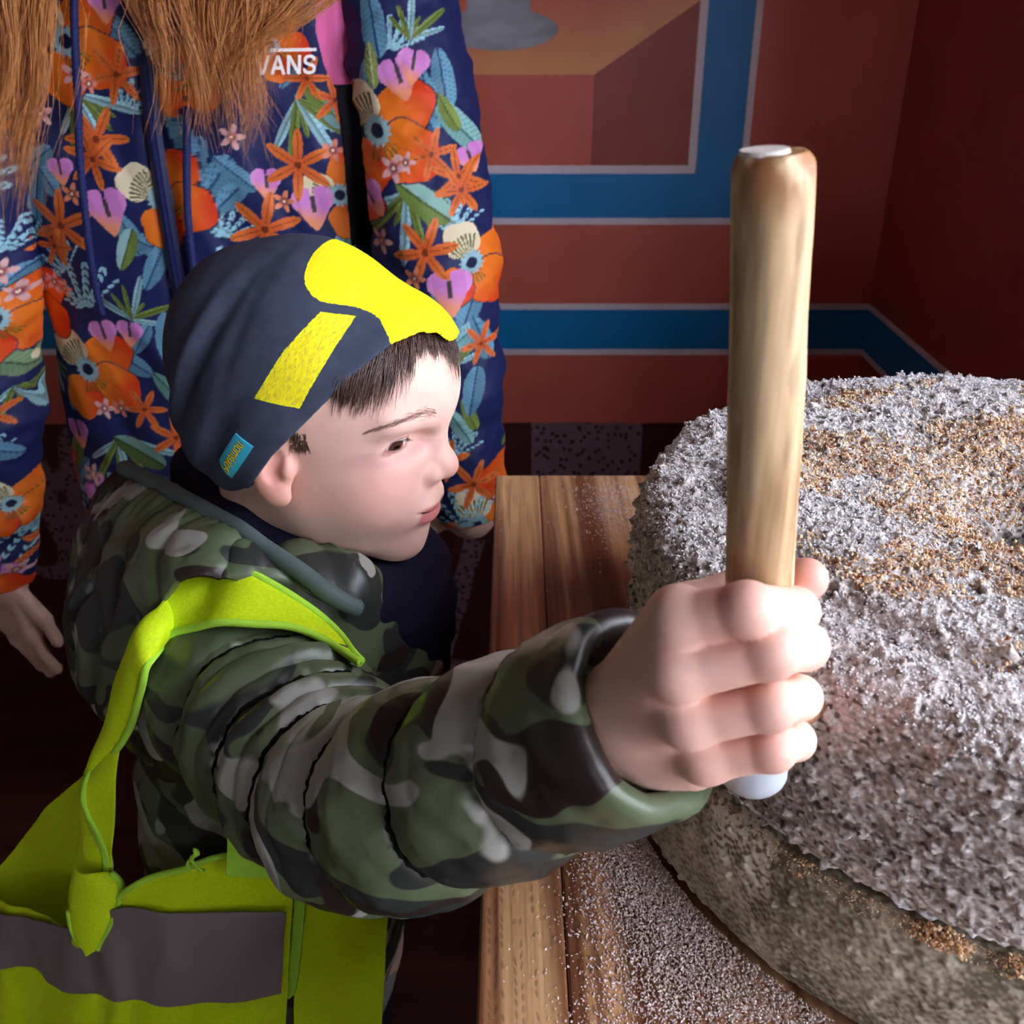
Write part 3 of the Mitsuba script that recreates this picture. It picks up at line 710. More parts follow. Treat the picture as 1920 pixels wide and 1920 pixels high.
def hat_fn(p, n, uv):
    x, z = uv.x, uv.y
    w = 0.004 * (mikit.noise(x * 90, z * 90) - 0.5)
    c = mix(srgb(50, 54, 72), srgb(66, 72, 92), mikit.fbm(p.x * 140, p.y * 140, p.z * 140, 3))
    rib = mikit.noise(x * 260 - z * 120, x * 30 + z * 60)
    y = mix(srgb(240, 220, 16), srgb(252, 238, 40), mikit.fbm(x * 60, z * 60, 0.0, 2)) * (0.93 + 0.09 * rib)
    m = dr.maximum(inside(x + w, z + w, PANEL), inside(x + w, z - w, BAR))
    crack = smoothstep(0.60, 0.72, mikit.noise(x * 330 - z * 150, x * 26 + z * 50, 3.0)) * inside(x, z, BAR)
    return mix(c, y, m * (1 - 0.35 * crack))
def hat_h(p, n, uv):
    return mikit.noise(p.x * 2600, p.y * 2600, p.z * 900)
scene['m_hat'] = {'type': 'twosided', 'b': {'type': 'bumpmap', 'arbitrary': proc(hat_h, 2e-4), 'scale': 0.00012,
                  'nested': {'type': 'principled', 'base_color': proc(hat_fn), 'roughness': 0.75, 'specular': 0.2, 'sheen': 0.4}}}
obj('person__hat', (hw(av), af), 'm_hat', True, uv=np.stack([av[:, 0] / 10, av[:, 2] / 10], 1), label='charcoal jersey beanie with a plain yellow print')
# woven label sewn near the brim
mat('m_tag', srgb(60, 176, 206), 0.7, 0.2)
mat('m_tag_letter', srgb(222, 196, 40), 0.7, 0.2)
mat('m_tag_outline', srgb(24, 40, 78), 0.7, 0.2)
lc = [(442, 812), (475, 838), (435, 896), (412, 862)]                      # its corners on the hat
hb = lambda p: np.maximum(hat_body(p), -99)
def on_hat(u, v, off):
    d = ray(u, v) @ HR; o = (V(0, 0, H) - HP) @ HR * 100
    t = 40.0
    for _ in range(60):
        t += 100 * .006 * float(hat_body((o + d * t)[None].astype(np.float32))[0] - off)
    return o + d * t
C = [on_hat(u, v, 0.05) for u, v in lc]
def tagp(a, b, off):
    """a across (0..1), b along the writing (0..1)."""
    a, b = np.asarray(a)[:, None], np.asarray(b)[:, None]
    p = (C[0] * (1 - a) + C[1] * a) * (1 - b) + (C[3] * (1 - a) + C[2] * a) * b
    return on_face(p, off, (-2, 0, 1), hat_body)
a_, b_ = np.meshgrid(np.linspace(0, 1, 10), np.linspace(0, 1, 14), indexing='ij')
obj('person__hat__label', sheet(hw(tagp(a_.ravel(), b_.ravel(), .05)).reshape(10, 14, 3), .0009), 'm_tag', label='small teal woven label with yellow lettering')
for bold, off, key, mk in ((True, .10, 'person__hat__lettering_outline', 'm_tag_outline'), (False, .125, 'person__hat__lettering', 'm_tag_letter')):
    tmm = meshkit.text_mesh('Pokémon', 0.55, 0.02, bold)
    tv = tmm.vertices
    if bold:
        x0, w_ = tv[:, 0].min(), np.ptp(tv[:, 0])
    pts = tagp(1 - (0.72 - 0.46 * tv[:, 1] / .55), 0.92 - 0.84 * (tv[:, 0] - x0) / w_, (off + tv[:, 2]).astype(np.float32))
    obj(key, (hw(pts), tmm.faces), mk)
# ---------------------------------------------------------------- the boy: hand on the stick
def chain(p, pts, rad, k=.004):
    d = None
    for (a, b, ra, rb) in zip(pts[:-1], pts[1:], rad[:-1], rad[1:]):
        c = cap(p, a, b, ra, rb)
        d = c if d is None else smin(d, c, k)
    return d
FING = [  # knuckle, middle joint, end joint, tip; radii
    ([at(1274, 1166, .273), at(1402, 1142, .2655), at(1490, 1146, .287), at(1462, 1156, .311)], [.0092, .0083, .0078, .0070]),
    ([at(1270, 1262, .266), at(1446, 1222, .2620), at(1508, 1212, .288), at(1462, 1218, .312)], [.0092, .0084, .0080, .0072]),
    ([at(1290, 1352, .268), at(1446, 1322, .2630), at(1498, 1308, .288), at(1458, 1310, .311)], [.0088, .0080, .0076, .0068]),
    ([at(1322, 1420, .275), at(1450, 1403, .2690), at(1490, 1388, .288), at(1455, 1386, .308)], [.0086, .0074, .0070, .0064])]
WRIST = at(1168, 1342, .302)
THUMB = [at(1218, 1262, .305), at(1286, 1150, .316), at(1420, 1096, .321), at(1512, 1086, .309)]
ELBOW, SHOULDER = at(735, 1505, .375), at(440, 1265, .53)
def hand_sdf(p):
    palm = None
    for (pts, rad), w in zip(FING, ((-10, -40), (-6, -14), (0, 14), (8, 36))):
        c = cap(p, at(1178 + w[0], 1338 + w[1], .300), pts[0] + V(0, .004, 0), .0125, .0104)
        palm = c if palm is None else smin(palm, c, .008)
    palm = smin(palm, ell(p, at(1250, 1330, .292), (.017, .0125, .026)), .008)
    palm = smin(palm, cap(p, at(1225, 1420, .296), at(1300, 1428, .288), .012, .0105), .008)   # heel of the hand
    palm = smin(palm, cap(p, WRIST, (WRIST * .45 + ELBOW * .55), .0158, .0205), .012)
    fs = None
    for pts, rad in FING:
        c = chain(p, pts, rad, .0035)
        c = smin(c, np.linalg.norm(p - (pts[0] + V(0, -.0015, 0)).astype(np.float32), axis=-1) - .0086, .004)      # knuckle
        c = smin(c, np.linalg.norm(p - (pts[1] + V(-.001, -.001, 0)).astype(np.float32), axis=-1) - rad[1] * 1.02, .002)
        fs = c if fs is None else smin(fs, c, .0005)
    d = smin(palm, fs, .0042)
    th = chain(p, THUMB, [.012, .0105, .0088, .0078], .005)
    return smin(d, th, .006)
gv, gf = surface_nets(hand_sdf, (-.02, .235, .86), (.135, .365, 1.115), .0010)
gcol = lerp3(S3(226, 186, 168), S3(216, 168, 150), nfbm(gv * 60, 3, 3))
for pts, rad in FING:
    dd = np.linalg.norm(gv - pts[1], axis=1)
    gcol = lerp3(gcol, S3(216, 140, 124), np.exp(-(dd / .010) ** 2) * .45)
    dd = np.linalg.norm(gv - (pts[0] * .45 + pts[1] * .55 + V(0, 0, .008)), axis=1)
    gcol = lerp3(gcol, S3(206, 126, 108), np.exp(-(dd / .008) ** 2) * .35)
dd = np.linalg.norm(gv - THUMB[3], axis=1); gcol = lerp3(gcol, S3(230, 138, 124), np.exp(-(dd / .014) ** 2) * .7)
# skin under the clothes: neck, trunk and arms, so that head and hand belong to one body
def body_sdf(p):
    d = cap(p, hw(V(-1.6, 0, -6)), V(-.165, .645, .86), .038, .05)
    d = smin(d, ell(p, V(-.18, .645, .70), (.075, .105, .20)), .04)
    d = smin(d, cap(p, V(-.18, .645, .56), V(-.18, .645, .48), .08, .08), .05)
    for s_ in (-1, 1):
        d = smin(d, cap(p, V(-.18, .645 + s_ * .05, .48), V(-.18, .645 + s_ * .055, .06), .055, .035), .02)
    d = smin(d, cap(p, V(-.17, .74, .85), V(-.17, .80, .62), .035, .03), .03)
    d = smin(d, cap(p, V(-.17, .80, .62), V(-.05, .80, .60), .028, .02), .02)
    d = smin(d, cap(p, SHOULDER, ELBOW, .034, .028), .03)
    return smin(d, cap(p, ELBOW, WRIST, .028, .02), .02)
bv, bf = surface_nets(body_sdf, (-.33, .33, .0), (.09, .9, 1.06), .006)
mv, mf = join([HEAD[:2], (gv, gf), (bv, bf)])
obj('person__body', (mv, mf), 'm_skin', True, color=np.vstack([HEAD[2], gcol, np.tile(S3(222, 180, 164), (len(bv), 1))]))

# ---------------------------------------------------------------- quilted camouflage jacket
def camo(p, n, uv):
    x, y, z = p.x * 18, p.y * 18, p.z * 18
    wx = mikit.fbm(x * 1.1 + 3, y * 1.1, z * 1.1, 2) * 2.2
    wz = mikit.fbm(x * 1.1, y * 1.1 + 7, z * 1.1 + 3, 2) * 2.2
    a = mikit.fbm(x * .85 + wx, y * .7, z * 1.05 + wz, 2)
    b = mikit.fbm(x * .8 + wz + 20, y * .75 + 9, z * 1.0 + wx, 2)
    c = mikit.fbm(x * .9 - wx + 40, y * .8 + 19, z * 1.1 + wz, 2)
    e = .012
    col = mix(srgb(76, 88, 60), srgb(92, 102, 78), mikit.noise(x * 3, y * 3, z * 3))
    col = mix(col, srgb(44, 48, 46), smoothstep(.54 - e, .54 + e, b))
    col = mix(col, srgb(44, 34, 32), smoothstep(.57 - e, .57 + e, c))
    col = mix(col, srgb(154, 154, 146), smoothstep(.615 - e, .615 + e, a))
    return col
scene['m_camo'] = {'type': 'twosided', 'b': {'type': 'principled', 'base_color': proc(camo), 'roughness': 0.36, 'specular': 0.5}}

# sleeve: a quilted tube from the shoulder round the elbow to the cuff
CL = np.array([np.r_[at(u, v, y), r] for u, v, y, r in ((395, 1190, .585, .058), (470, 1290, .515, .058), (575, 1420, .445, .052), (690, 1502, .392, .0495), (820, 1478, .362, .0455), (975, 1425, .338, .0405), (1090, 1378, .322, .0375), (1200, 1336, .309, .0345))])
N_, M_ = 600, 200
cl = spline(CL, N_)
tg = np.gradient(cl[:, :3], axis=0); tg /= np.linalg.norm(tg, axis=1, keepdims=True)
arc = np.r_[0, np.cumsum(np.linalg.norm(np.diff(cl[:, :3], axis=0), axis=1))]; AL = arc[-1]
A = np.arange(M_) * 2 * np.pi / M_
toc = V(0, 0, H) - cl[:, :3]; toc /= np.linalg.norm(toc, axis=1, keepdims=True)
e1 = toc - tg * (toc * tg).sum(1, keepdims=True); e1 /= np.linalg.norm(e1, axis=1, keepdims=True)   # towards the viewer's side
e2 = np.cross(tg, e1)
dirs = np.cos(A)[None, :, None] * e1[:, None] + np.sin(A)[None, :, None] * e2[:, None]
seam = np.array([0.0, .058, .104, .146, .182, .222, .268, .316]) / .36 * AL
sk = arc[:, None] + .010 * np.cos(A - .8)[None] * 1.0 + 0.004 * (nnoise(np.stack([arc[:, None] * 40 + 0 * A, 0 * arc[:, None] + np.cos(A) * 2, 0 * arc[:, None] + np.sin(A) * 2], -1)) - .5)
ds = np.abs(sk[..., None] - seam).min(-1)
puff = .50 * (1 - np.exp(-(ds / .0034) ** 1.2)) + .60 * (1 - np.exp(-(ds / .016) ** 1.7))
rr_ = cl[:, 3][:, None] * (0.95 + 0.0 * sk) + .0088 * puff
P0 = cl[:, None, :3] + dirs * rr_[..., None]
wr = nfbm(P0 * V(34, 34, 34), 3, 6) - .5
# folds across the bend of the elbow, deepest on its inner side
inner = np.clip(np.sin(A - 0.0), 0, 1)[None]
elb = np.exp(-((arc - .40 * AL) / (.13 * AL)) ** 2)[:, None]
fold = (np.abs(np.sin(sk * np.pi / .021 + 2.0 * nfbm(P0 * 16, 2, 9))) ** .6 - .6) * elb * .0085 * (.45 + .55 * np.clip(np.cos(A + .9), 0, 1))[None]
gath = np.sin(A[None] * 26 + 9 * nnoise(P0 * 40, 2)) * np.exp(-(ds / .006) ** 2) * .0005
P1 = P0 + dirs * (wr * .009 + fold + gath - .0010 * np.exp(-(ds / .0013) ** 2))[..., None]
# rolled cuff: goes round its end and a little way back inside
last = P1[-1]; ctr = cl[-1, :3]
rings = [P1]
for ang in np.linspace(.3, np.pi, 9):
    o = last + (tg[-1] * .006 * math.sin(ang)) - (last - ctr) / np.linalg.norm(last - ctr, axis=1, keepdims=True) * (.006 * (1 - math.cos(ang)))
    rings.append(o[None])
rings.append((rings[-1][0] - tg[-1] * .03)[None])
P1 = np.concatenate(rings)
obj('person__jacket__sleeve', (P1.reshape(-1, 3), grid_faces(len(P1), M_, True)), 'm_camo', True)
mat('m_stitch_shade', srgb(22, 22, 22), 0.8, 0.1)  # near-black stitching that also draws the crease shadow along each seam
for sm in seam[1:-1]:
    k = np.abs(sk - sm).argmin(0)
    c = P1[k, np.arange(M_)] + dirs[k, np.arange(M_)] * .0022
    obj('person__jacket__sleeve_seam_shade', tube(np.vstack([c, c[:2]]), 0.0011 + .0003 * np.sin(np.arange(M_ + 2) * 1.9), 6, False), 'm_stitch_shade', True)

# trunk, collar and hood, one soft shape with quilting grooves
def fold_line(p, a, b, w, dep):
    return dep * np.exp(-(cap(p, a, b, 0) / w) ** 2)
def jacket_sdf(p):
    z = p[..., 2]
    d = ell(p, (-.195, .645, .66), (.103, .142, .22))
    d = smin(d, ell(p, (-.205, .645, .50), (.098, .145, .17)), .05)
    d = smin(d, cap(p, (-.195, .545, .852), (-.16, .755, .862), .055), .045)
    d = smin(d, cap(p, (-.175, .80, .83), (-.15, .84, .62), .05, .045), .03)     # far sleeve
    d = smin(d, cap(p, (-.15, .84, .62), (-.04, .85, .60), .043, .036), .03)
    puffw = 1 - np.exp(-(np.abs(((z + .02 * p[..., 0] + .012) / .052) % 1 - .5) / .16) ** 1.3)
    g = nfbm(p.astype(float) * 26, 2, 8).astype(np.float32) - .5
    d = d - .008 * (puffw - .6) * (z < .83) - .006 * g
    # collar round the neck
    d = smin(d, cap(p, at(630, 1110, .555), at(765, 1285, .615), .030, .034), .025)             # front placket
    c = V(-.150, .640, .0)
    t = np.hypot((p[..., 0] - c[0]) / 1.0, (p[..., 1] - c[1]) / 1.0)
    col = np.hypot(t - .078, (z - .885 - .35 * (-.15 - p[..., 0])) * .55) - .020
    d = smin(d, col, .02)
    return d
def hood_sdf(p):
    """The hood lies down the back as a thick crescent, quilted in gores."""
    c = np.array([-.175, .640, .885], np.float32)
    q = (p - c) @ roty(-.42).astype(np.float32)
    th = np.arctan2(q[..., 1], -q[..., 0])
    r = np.hypot(q[..., 0], q[..., 1])
    w = np.cos(np.clip(th, -2.6, 2.6) * .5)
    R0 = .098 - .006 * (1 - w)
    rad = .020 + .034 * np.clip(w, 0, 1)
    d = np.hypot(r - R0, (q[..., 2] + .030 * w) * (.62 + .25 * (1 - w))) - rad
    d = np.maximum(d, np.abs(th) - 2.35)
    gore = np.abs(((th + .25 * q[..., 2] / .05) / .36) % 1 - .5)
    g = nfbm(p.astype(float) * 30, 2, 18).astype(np.float32) - .5
    return d * .8 - .006 * (1 - np.exp(-((.5 - gore) / .13) ** 1.3)) - .010 * g
def trunk(p):
    return smin(jacket_sdf(p), hood_sdf(p), .006)
NECK = lambda p: ell(p, V(-.125, .630, .945), (.062, .066, .085))
def jacket_cut(p):
    return smax(trunk(p), -NECK(p), .006)
tv_, tf_ = surface_nets(jacket_cut, (-.37, .36, .36), (.03, .92, 1.02), .0032)
obj('person__jacket', (tv_, tf_), 'm_camo', True, label='glossy quilted camouflage jacket')
def grad(f, p, e=.0008):
    p = p.astype(np.float32)
    g = np.stack([f(p + np.eye(3, dtype=np.float32)[i] * e) - f(p - np.eye(3, dtype=np.float32)[i] * e) for i in range(3)], 1)
    return g / (np.linalg.norm(g, axis=1, keepdims=True) + 1e-9)
# ---------------------------------------------------------------- navy snood, hood trim, safety vest
def snood_sdf(p):
    L_ = [(-.222, .655, .948, .020), (-.180, .578, .938, .021), (-.112, .555, .905, .026), (-.080, .600, .868, .032), (-.078, .655, .866, .032), (-.110, .700, .905, .026), (-.180, .705, .936, .021), (-.222, .655, .948, .020)]
    d = None
    for a, b in zip(L_[:-1], L_[1:]):
        c = cap(p, a[:3], b[:3], a[3], b[3])
        d = c if d is None else smin(d, c, .012)
    d = smin(d, ell(p, (-.084, .628, .830), (.040, .050, .062)), .02)
    w = nfbm(p.astype(float) * V(22, 22, 60), 2, 5).astype(np.float32) - .5
    return d - .010 * w
sv, sf = surface_nets(snood_sdf, (-.27, .51, .75), (.01, .75, .99), .0028)
mat('m_navy', srgb(20, 19, 38), 0.85, 0.15, sheen=0.5)
obj('person__snood', (sv, sf), 'm_navy', True, label='dark navy neck warmer')
def sleeve_sdf(p):
    d = None
    k = np.linspace(0, len(cl) - 1, 9).astype(int)
    for a, b in zip(k[:-1], k[1:]):
        c = cap(p, cl[a, :3], cl[b, :3], cl[a, 3] + .002, cl[b, 3] + .002)
        d = c if d is None else smin(d, c, .01)
    return d
def clothed(p):
    return np.minimum(trunk(p), sleeve_sdf(p))
def hit(pts, off, f=None, far=.80):
    """The first places on the clothed body met by the given lines of sight, or the depth given with them."""
    f = f or clothed
    D = np.array([ray(u, v) for u, v in pts]); D /= np.linalg.norm(D, axis=1, keepdims=True)
    t = np.full(len(D), .35)
    for _ in range(70):
        t = np.minimum(t + .7 * (f((V(0, 0, H) + D * t[:, None]).astype(np.float32)) - off), 1.2)
    return V(0, 0, H) + D * t[:, None], t
def dress_line(pts, off, n):
    """A line on the clothes through places of the photograph (u, v) or (u, v, y)."""
    out = []
    for q in pts:
        if len(q) == 3:
            out.append(at(*q))
        else:
            out.append(hit([q], off)[0][0])
    return spline(out, n)
mat('m_trim', srgb(84, 98, 98), 0.6, 0.3)
HT = spline([at(*q) for q in ((236, 882, .690), (270, 899, .655), (320, 925, .618), (372, 955, .588), (425, 985, .567), (480, 1020, .550), (545, 1064, .535), (606, 1108, .528))], 130)
HB = spline([at(*q) for q in ((170, 1300, .600), (215, 1285, .560), (258, 1225, .530), (300, 1140, .520), (345, 1092, .515), (405, 1076, .515), (475, 1090, .520), (545, 1108, .528), (612, 1122, .532))], 130)
tt_ = np.linspace(0, 1, 90)[None, :, None]; ss_ = np.linspace(0, 1, 130)
G = HT[:, None] * (1 - tt_) + HB[:, None] * tt_
NO = np.cross(np.gradient(G, axis=0), np.gradient(G, axis=1)); NO /= np.linalg.norm(NO, axis=-1, keepdims=True)
NO = ndimage.gaussian_filter(NO, (10, 10, 0), mode='nearest')
NO *= np.sign((NO * (V(0, 0, H) - G)).sum(-1).mean())
NO = NO * .85 + V(-.45, -.1, .1) * (1 - ss_[:, None, None]) ; NO /= np.linalg.norm(NO, axis=-1, keepdims=True)
bow = np.interp(ss_, [0, .2, .45, .75, 1], [.022, .028, .022, .010, .003])[:, None] * (4 * tt_[..., 0] * (1 - tt_[..., 0])) ** .7
gs = (ss_[:, None] * 6.2 + .35 * tt_[..., 0] + .15 * np.sin(tt_[..., 0] * 5))
ga = np.abs(gs % 1 - .5)
quilt = np.interp(ss_, [0, .5, 1], [.008, .006, .003])[:, None] * (1 - np.exp(-((.5 - ga) / .10) ** 1.2))
wr = (nfbm(G * 42, 3, 5) - .5) * .010 + .0022 * np.sin(gs * 30 + 7 * nnoise(G * 50, 3)) * np.exp(-(tt_[..., 0] / .16) ** 2)
G = G + NO * (bow + quilt + wr - .004)[..., None]
obj('person__jacket__hood', sheet(G, .006), 'm_camo', True)
tl = G[:, 0] + V(.001, -.006, .006)
tl = ndimage.gaussian_filter1d(tl, 4, axis=0, mode='nearest')
obj('person__jacket__hood_binding', tube(np.vstack([tl, tl[-1] + np.linspace(0, 1, 14)[1:, None] * (tl[-1] - tl[-12]) * 1.6 + V(0, .012, -.004) * np.linspace(0, 1, 14)[1:, None] ** 2]), .0058, 12), 'm_trim', True, label='grey green ribbed binding of the hood')
def hiv(p, n, uv):
    w = mikit.noise(p.x * 900, p.y * 900, p.z * 900)
    return mix(srgb(196, 226, 22), srgb(214, 242, 30), w)
scene['m_hivis'] = {'type': 'twosided', 'b': {'type': 'principled', 'base_color': proc(hiv), 'roughness': 0.7, 'specular': 0.2, 'sheen': 0.3}}
mat('m_hivis_edge', srgb(176, 232, 70), 0.7, 0.2)
mat('m_reflect', srgb(128, 116, 118), 0.42, 0.5)
def ribbon(a, b, n, m, off, wave=.0, push=True, seed=0, bow=0.0):
    A_, B_ = dress_line(a, off, n), dress_line(b, off, n)
    t = np.linspace(0, 1, m)[None, :, None]
    G = A_[:, None] * (1 - t) + B_[:, None] * t
    nrm = np.cross(np.gradient(G, axis=0), np.gradient(G, axis=1)); nrm /= np.linalg.norm(nrm, axis=-1, keepdims=True) + 1e-9
    s_ = np.where((nrm * (V(0, 0, H) - G)).sum(-1, keepdims=True) > 0, 1, -1)
    G = G + nrm * s_ * (wave * (nfbm(G * V(30, 30, 12), 2, seed) - .5)[..., None] + bow * (4 * t * (1 - t)))
    if push:
        p = G.reshape(-1, 3)
        for _ in range(6):
            d = clothed(p.astype(np.float32))
            p = p + grad(clothed, p) * np.clip(off - d, 0, .02)[:, None]
        G = p.reshape(G.shape)
        G = ndimage.gaussian_filter(G, (2, 2, 0), mode='nearest')
    return G
def cloth(key, G, m='m_hivis', thick=.0012, **k):
    obj(key, sheet(G, thick), m, True, **k)
def hem(key, G, side, r=.0024, m='m_hivis_edge'):
    e = G[:, side]
    obj(key, tube(ndimage.gaussian_filter1d(e, 1.5, axis=0, mode='nearest'), r, 8), m, True)
top = [(310, 1120), (338, 1072), (400, 1054), (470, 1068), (560, 1116), (630, 1182), (680, 1246)]
bot = [(296, 1208), (330, 1190), (400, 1178), (480, 1174), (560, 1180), (622, 1208), (680, 1250)]
G = ribbon(top, bot, 70, 22, .006, .010, seed=1)
cloth('person__vest', G, label='bright yellow safety vest hanging loosely off the shoulder'); hem('person__vest__hem', G, 0); hem('person__vest__hem', G, -1)
L1 = [(310, 1120), (272, 1165, .50), (236, 1215, .505), (208, 1300, .515), (184, 1390, .525), (164, 1450, .53)]
R1 = [(296, 1208), (280, 1246, .475), (264, 1300, .48), (246, 1350, .49), (214, 1400, .50), (180, 1452, .515)]
G = ribbon(L1, R1, 60, 18, .006, .010, False, 2, .006); cloth('person__vest__shoulder_strap', G); hem('person__vest__hem', G, -1)
L2 = [(184, 1420, .520), (160, 1470, .512), (160, 1510, .512), (185, 1560, .512), (204, 1610, .515), (203, 1650, .515)]
R2 = [(224, 1392, .500), (219, 1450, .500), (217, 1510, .502), (212, 1560, .506), (207, 1612, .512), (204, 1650, .515)]
G = ribbon(L2, R2, 50, 14, .006, .006, False, 3); cloth('person__vest__shoulder_strap', G); hem('person__vest__hem', G, 0)
L3 = [(166, 1440, .535), (158, 1500, .54), (146, 1580, .54), (132, 1680, .535), (138, 1752, .53)]
R3 = [(176, 1470, .525), (176, 1545, .525), (202, 1600, .518), (198, 1680, .515), (168, 1778, .512)]
G = ribbon(L3, R3, 60, 18, .006, .008, False, 4, .005); cloth('person__vest__shoulder_strap', G); hem('person__vest__hem', G, -1, .0035)
# the fold where the strap turns into the lower hem
lo = [(140, 1630, .512), (130, 1700, .508), (140, 1752, .506), (166, 1782, .506)]
lo2 = [(206, 1636, .508), (228, 1664, .500), (212, 1725, .494), (182, 1781, .500)]
G = ribbon(lo, lo2, 36, 12, .006, .003, False, 9, .006); cloth('person__vest__shoulder_strap', G); hem('person__vest__hem', G, -1, .0026); hem('person__vest__hem', G[16:], 0, .0026)
# back panel seen from inside
Lb = [(170, 1436, .66), (85, 1524, .66), (30, 1596, .655), (-40, 1670, .645), (-60, 1720, .63)]
Rb = [(178, 1460, .63), (165, 1540, .62), (150, 1620, .61), (140, 1700, .60), (130, 1790, .59)]
G = ribbon(Lb, Rb, 50, 30, .006, .016, False, 5); cloth('person__vest__back_panel', G)
# lower body of the vest, wrapped round the hips
tb = [(-60, 1672, .63), (0, 1690, .60), (70, 1712, .565), (140, 1742, .53), (200, 1706, .505), (250, 1660, .492), (330, 1634, .482), (440, 1605, .478), (552, 1642, .490)]
bb = [(-70, 2030, .625), (0, 2040, .60), (70, 2040, .565), (140, 2040, .53), (200, 2040, .505), (250, 2040, .492), (330, 2040, .484), (440, 2040, .482), (530, 2040, .492)]
G = ribbon(tb, bb, 160, 60, .006, .010, False, 6)
pl_ = np.linspace(0, 1, 160)[:, None]
G = G + V(0, -1, .2) * (.0035 * np.sin(pl_ * 31 + 2 * np.sin(pl_ * 9) + np.linspace(0, 1.2, 60)[None]) * np.linspace(.25, 1, 60)[None])[..., None]; cloth('person__vest__skirt', G); hem('person__vest__hem', G[84:], 0, .0022)
VSK = G
gt = [(-60, 1700, .625), (0, 1706, .596), (70, 1722, .56), (140, 1730, .525), (205, 1700, .500), (260, 1697, .487), (350, 1706, .477), (440, 1706, .474), (538, 1702, .485)]
gb = [(-60, 1806, .625), (0, 1808, .596), (60, 1814, .565), (110, 1842, .54), (200, 1862, .502), (260, 1870, .488), (350, 1876, .478), (440, 1872, .475), (530, 1850, .487)]
G = ribbon(gt, gb, 160, 24, .006, .008, False, 6)
G = G + V(0, -1, .2) * (.0035 * np.sin(pl_ * 31 + 2 * np.sin(pl_ * 9) + np.linspace(.2, .7, 24)[None]) * np.linspace(.3, .7, 24)[None])[..., None] + V(0, -.003, 0); cloth('person__vest__reflective_band', G, 'm_reflect', label='grey reflective band')
fl = [(566, 1630, .500), (556, 1740, .500), (546, 1860, .500), (538, 2030, .502)]
fr_ = [(745, 1600, .545), (728, 1740, .535), (722, 1860, .530), (716, 2030, .530)]
G = ribbon(fl, fr_, 60, 26, .008, .010, True, 8, .012); cloth('person__vest__front_panel', G)
el = [(556, 1640, .494), (548, 1740, .494), (538, 1850, .494), (532, 1872, .495)]
er = [(576, 1640, .490), (568, 1740, .490), (556, 1850, .490), (544, 1872, .492)]
G = ribbon(el, er, 30, 6, .006, 0, False); cloth('person__vest__binding', G, 'm_hivis_edge')
q1 = [(427, 1560, .470), (426, 1600, .466), (425, 1642, .462)]; q2 = [(462, 1560, .470), (505, 1606, .466), (548, 1648, .474)]
G = ribbon(q1, q2, 12, 10, .006, 0, False); cloth('person__vest__flap', G, 'm_hivis_edge')
th = spline([at(354, 1632, .470), at(352, 1618, .466), at(362, 1608, .463), at(372, 1600, .462), at(364, 1592, .462), at(366, 1602, .461), at(358, 1610, .462), at(372, 1628, .466), at(384, 1632, .470)], 40)
obj('person__vest__loose_thread', tube(th, .0012, 6), 'm_hivis_edge', True)
# dark trousers and shoes below the frame
def legs(p):
    d = smin(ell(p, (-.20, .645, .44), (.092, .135, .12)), smin(cap(p, (-.20, .59, .42), (-.18, .585, .08), .068, .05), cap(p, (-.20, .70, .42), (-.18, .705, .08), .068, .05), .01), .03)
    return np.maximum(d, .05 - p[..., 2])
v, f = surface_nets(legs, (-.32, .48, .03), (-.04, .82, .58), .008)
mat('m_trousers', srgb(34, 32, 40), 0.85, 0.2)
obj('person__trousers', (v, f), 'm_trousers', True)
for yy in (.585, .705):
    v, f = surface_nets(lambda p: np.maximum(smin(ell(p, (-.12, yy, .03), (.105, .045, .05)), ell(p, (-.19, yy, .05), (.055, .042, .06)), .02), .001 - p[..., 2]), (-.28, yy - .08, -.01), (.02, yy + .08, .14), .005)
    obj('person__shoe', (v, f), 'm_trousers', True)
tag('person', 'boy in a charcoal hat, camouflage jacket and yellow safety vest gripping the wooden handle', 'person')
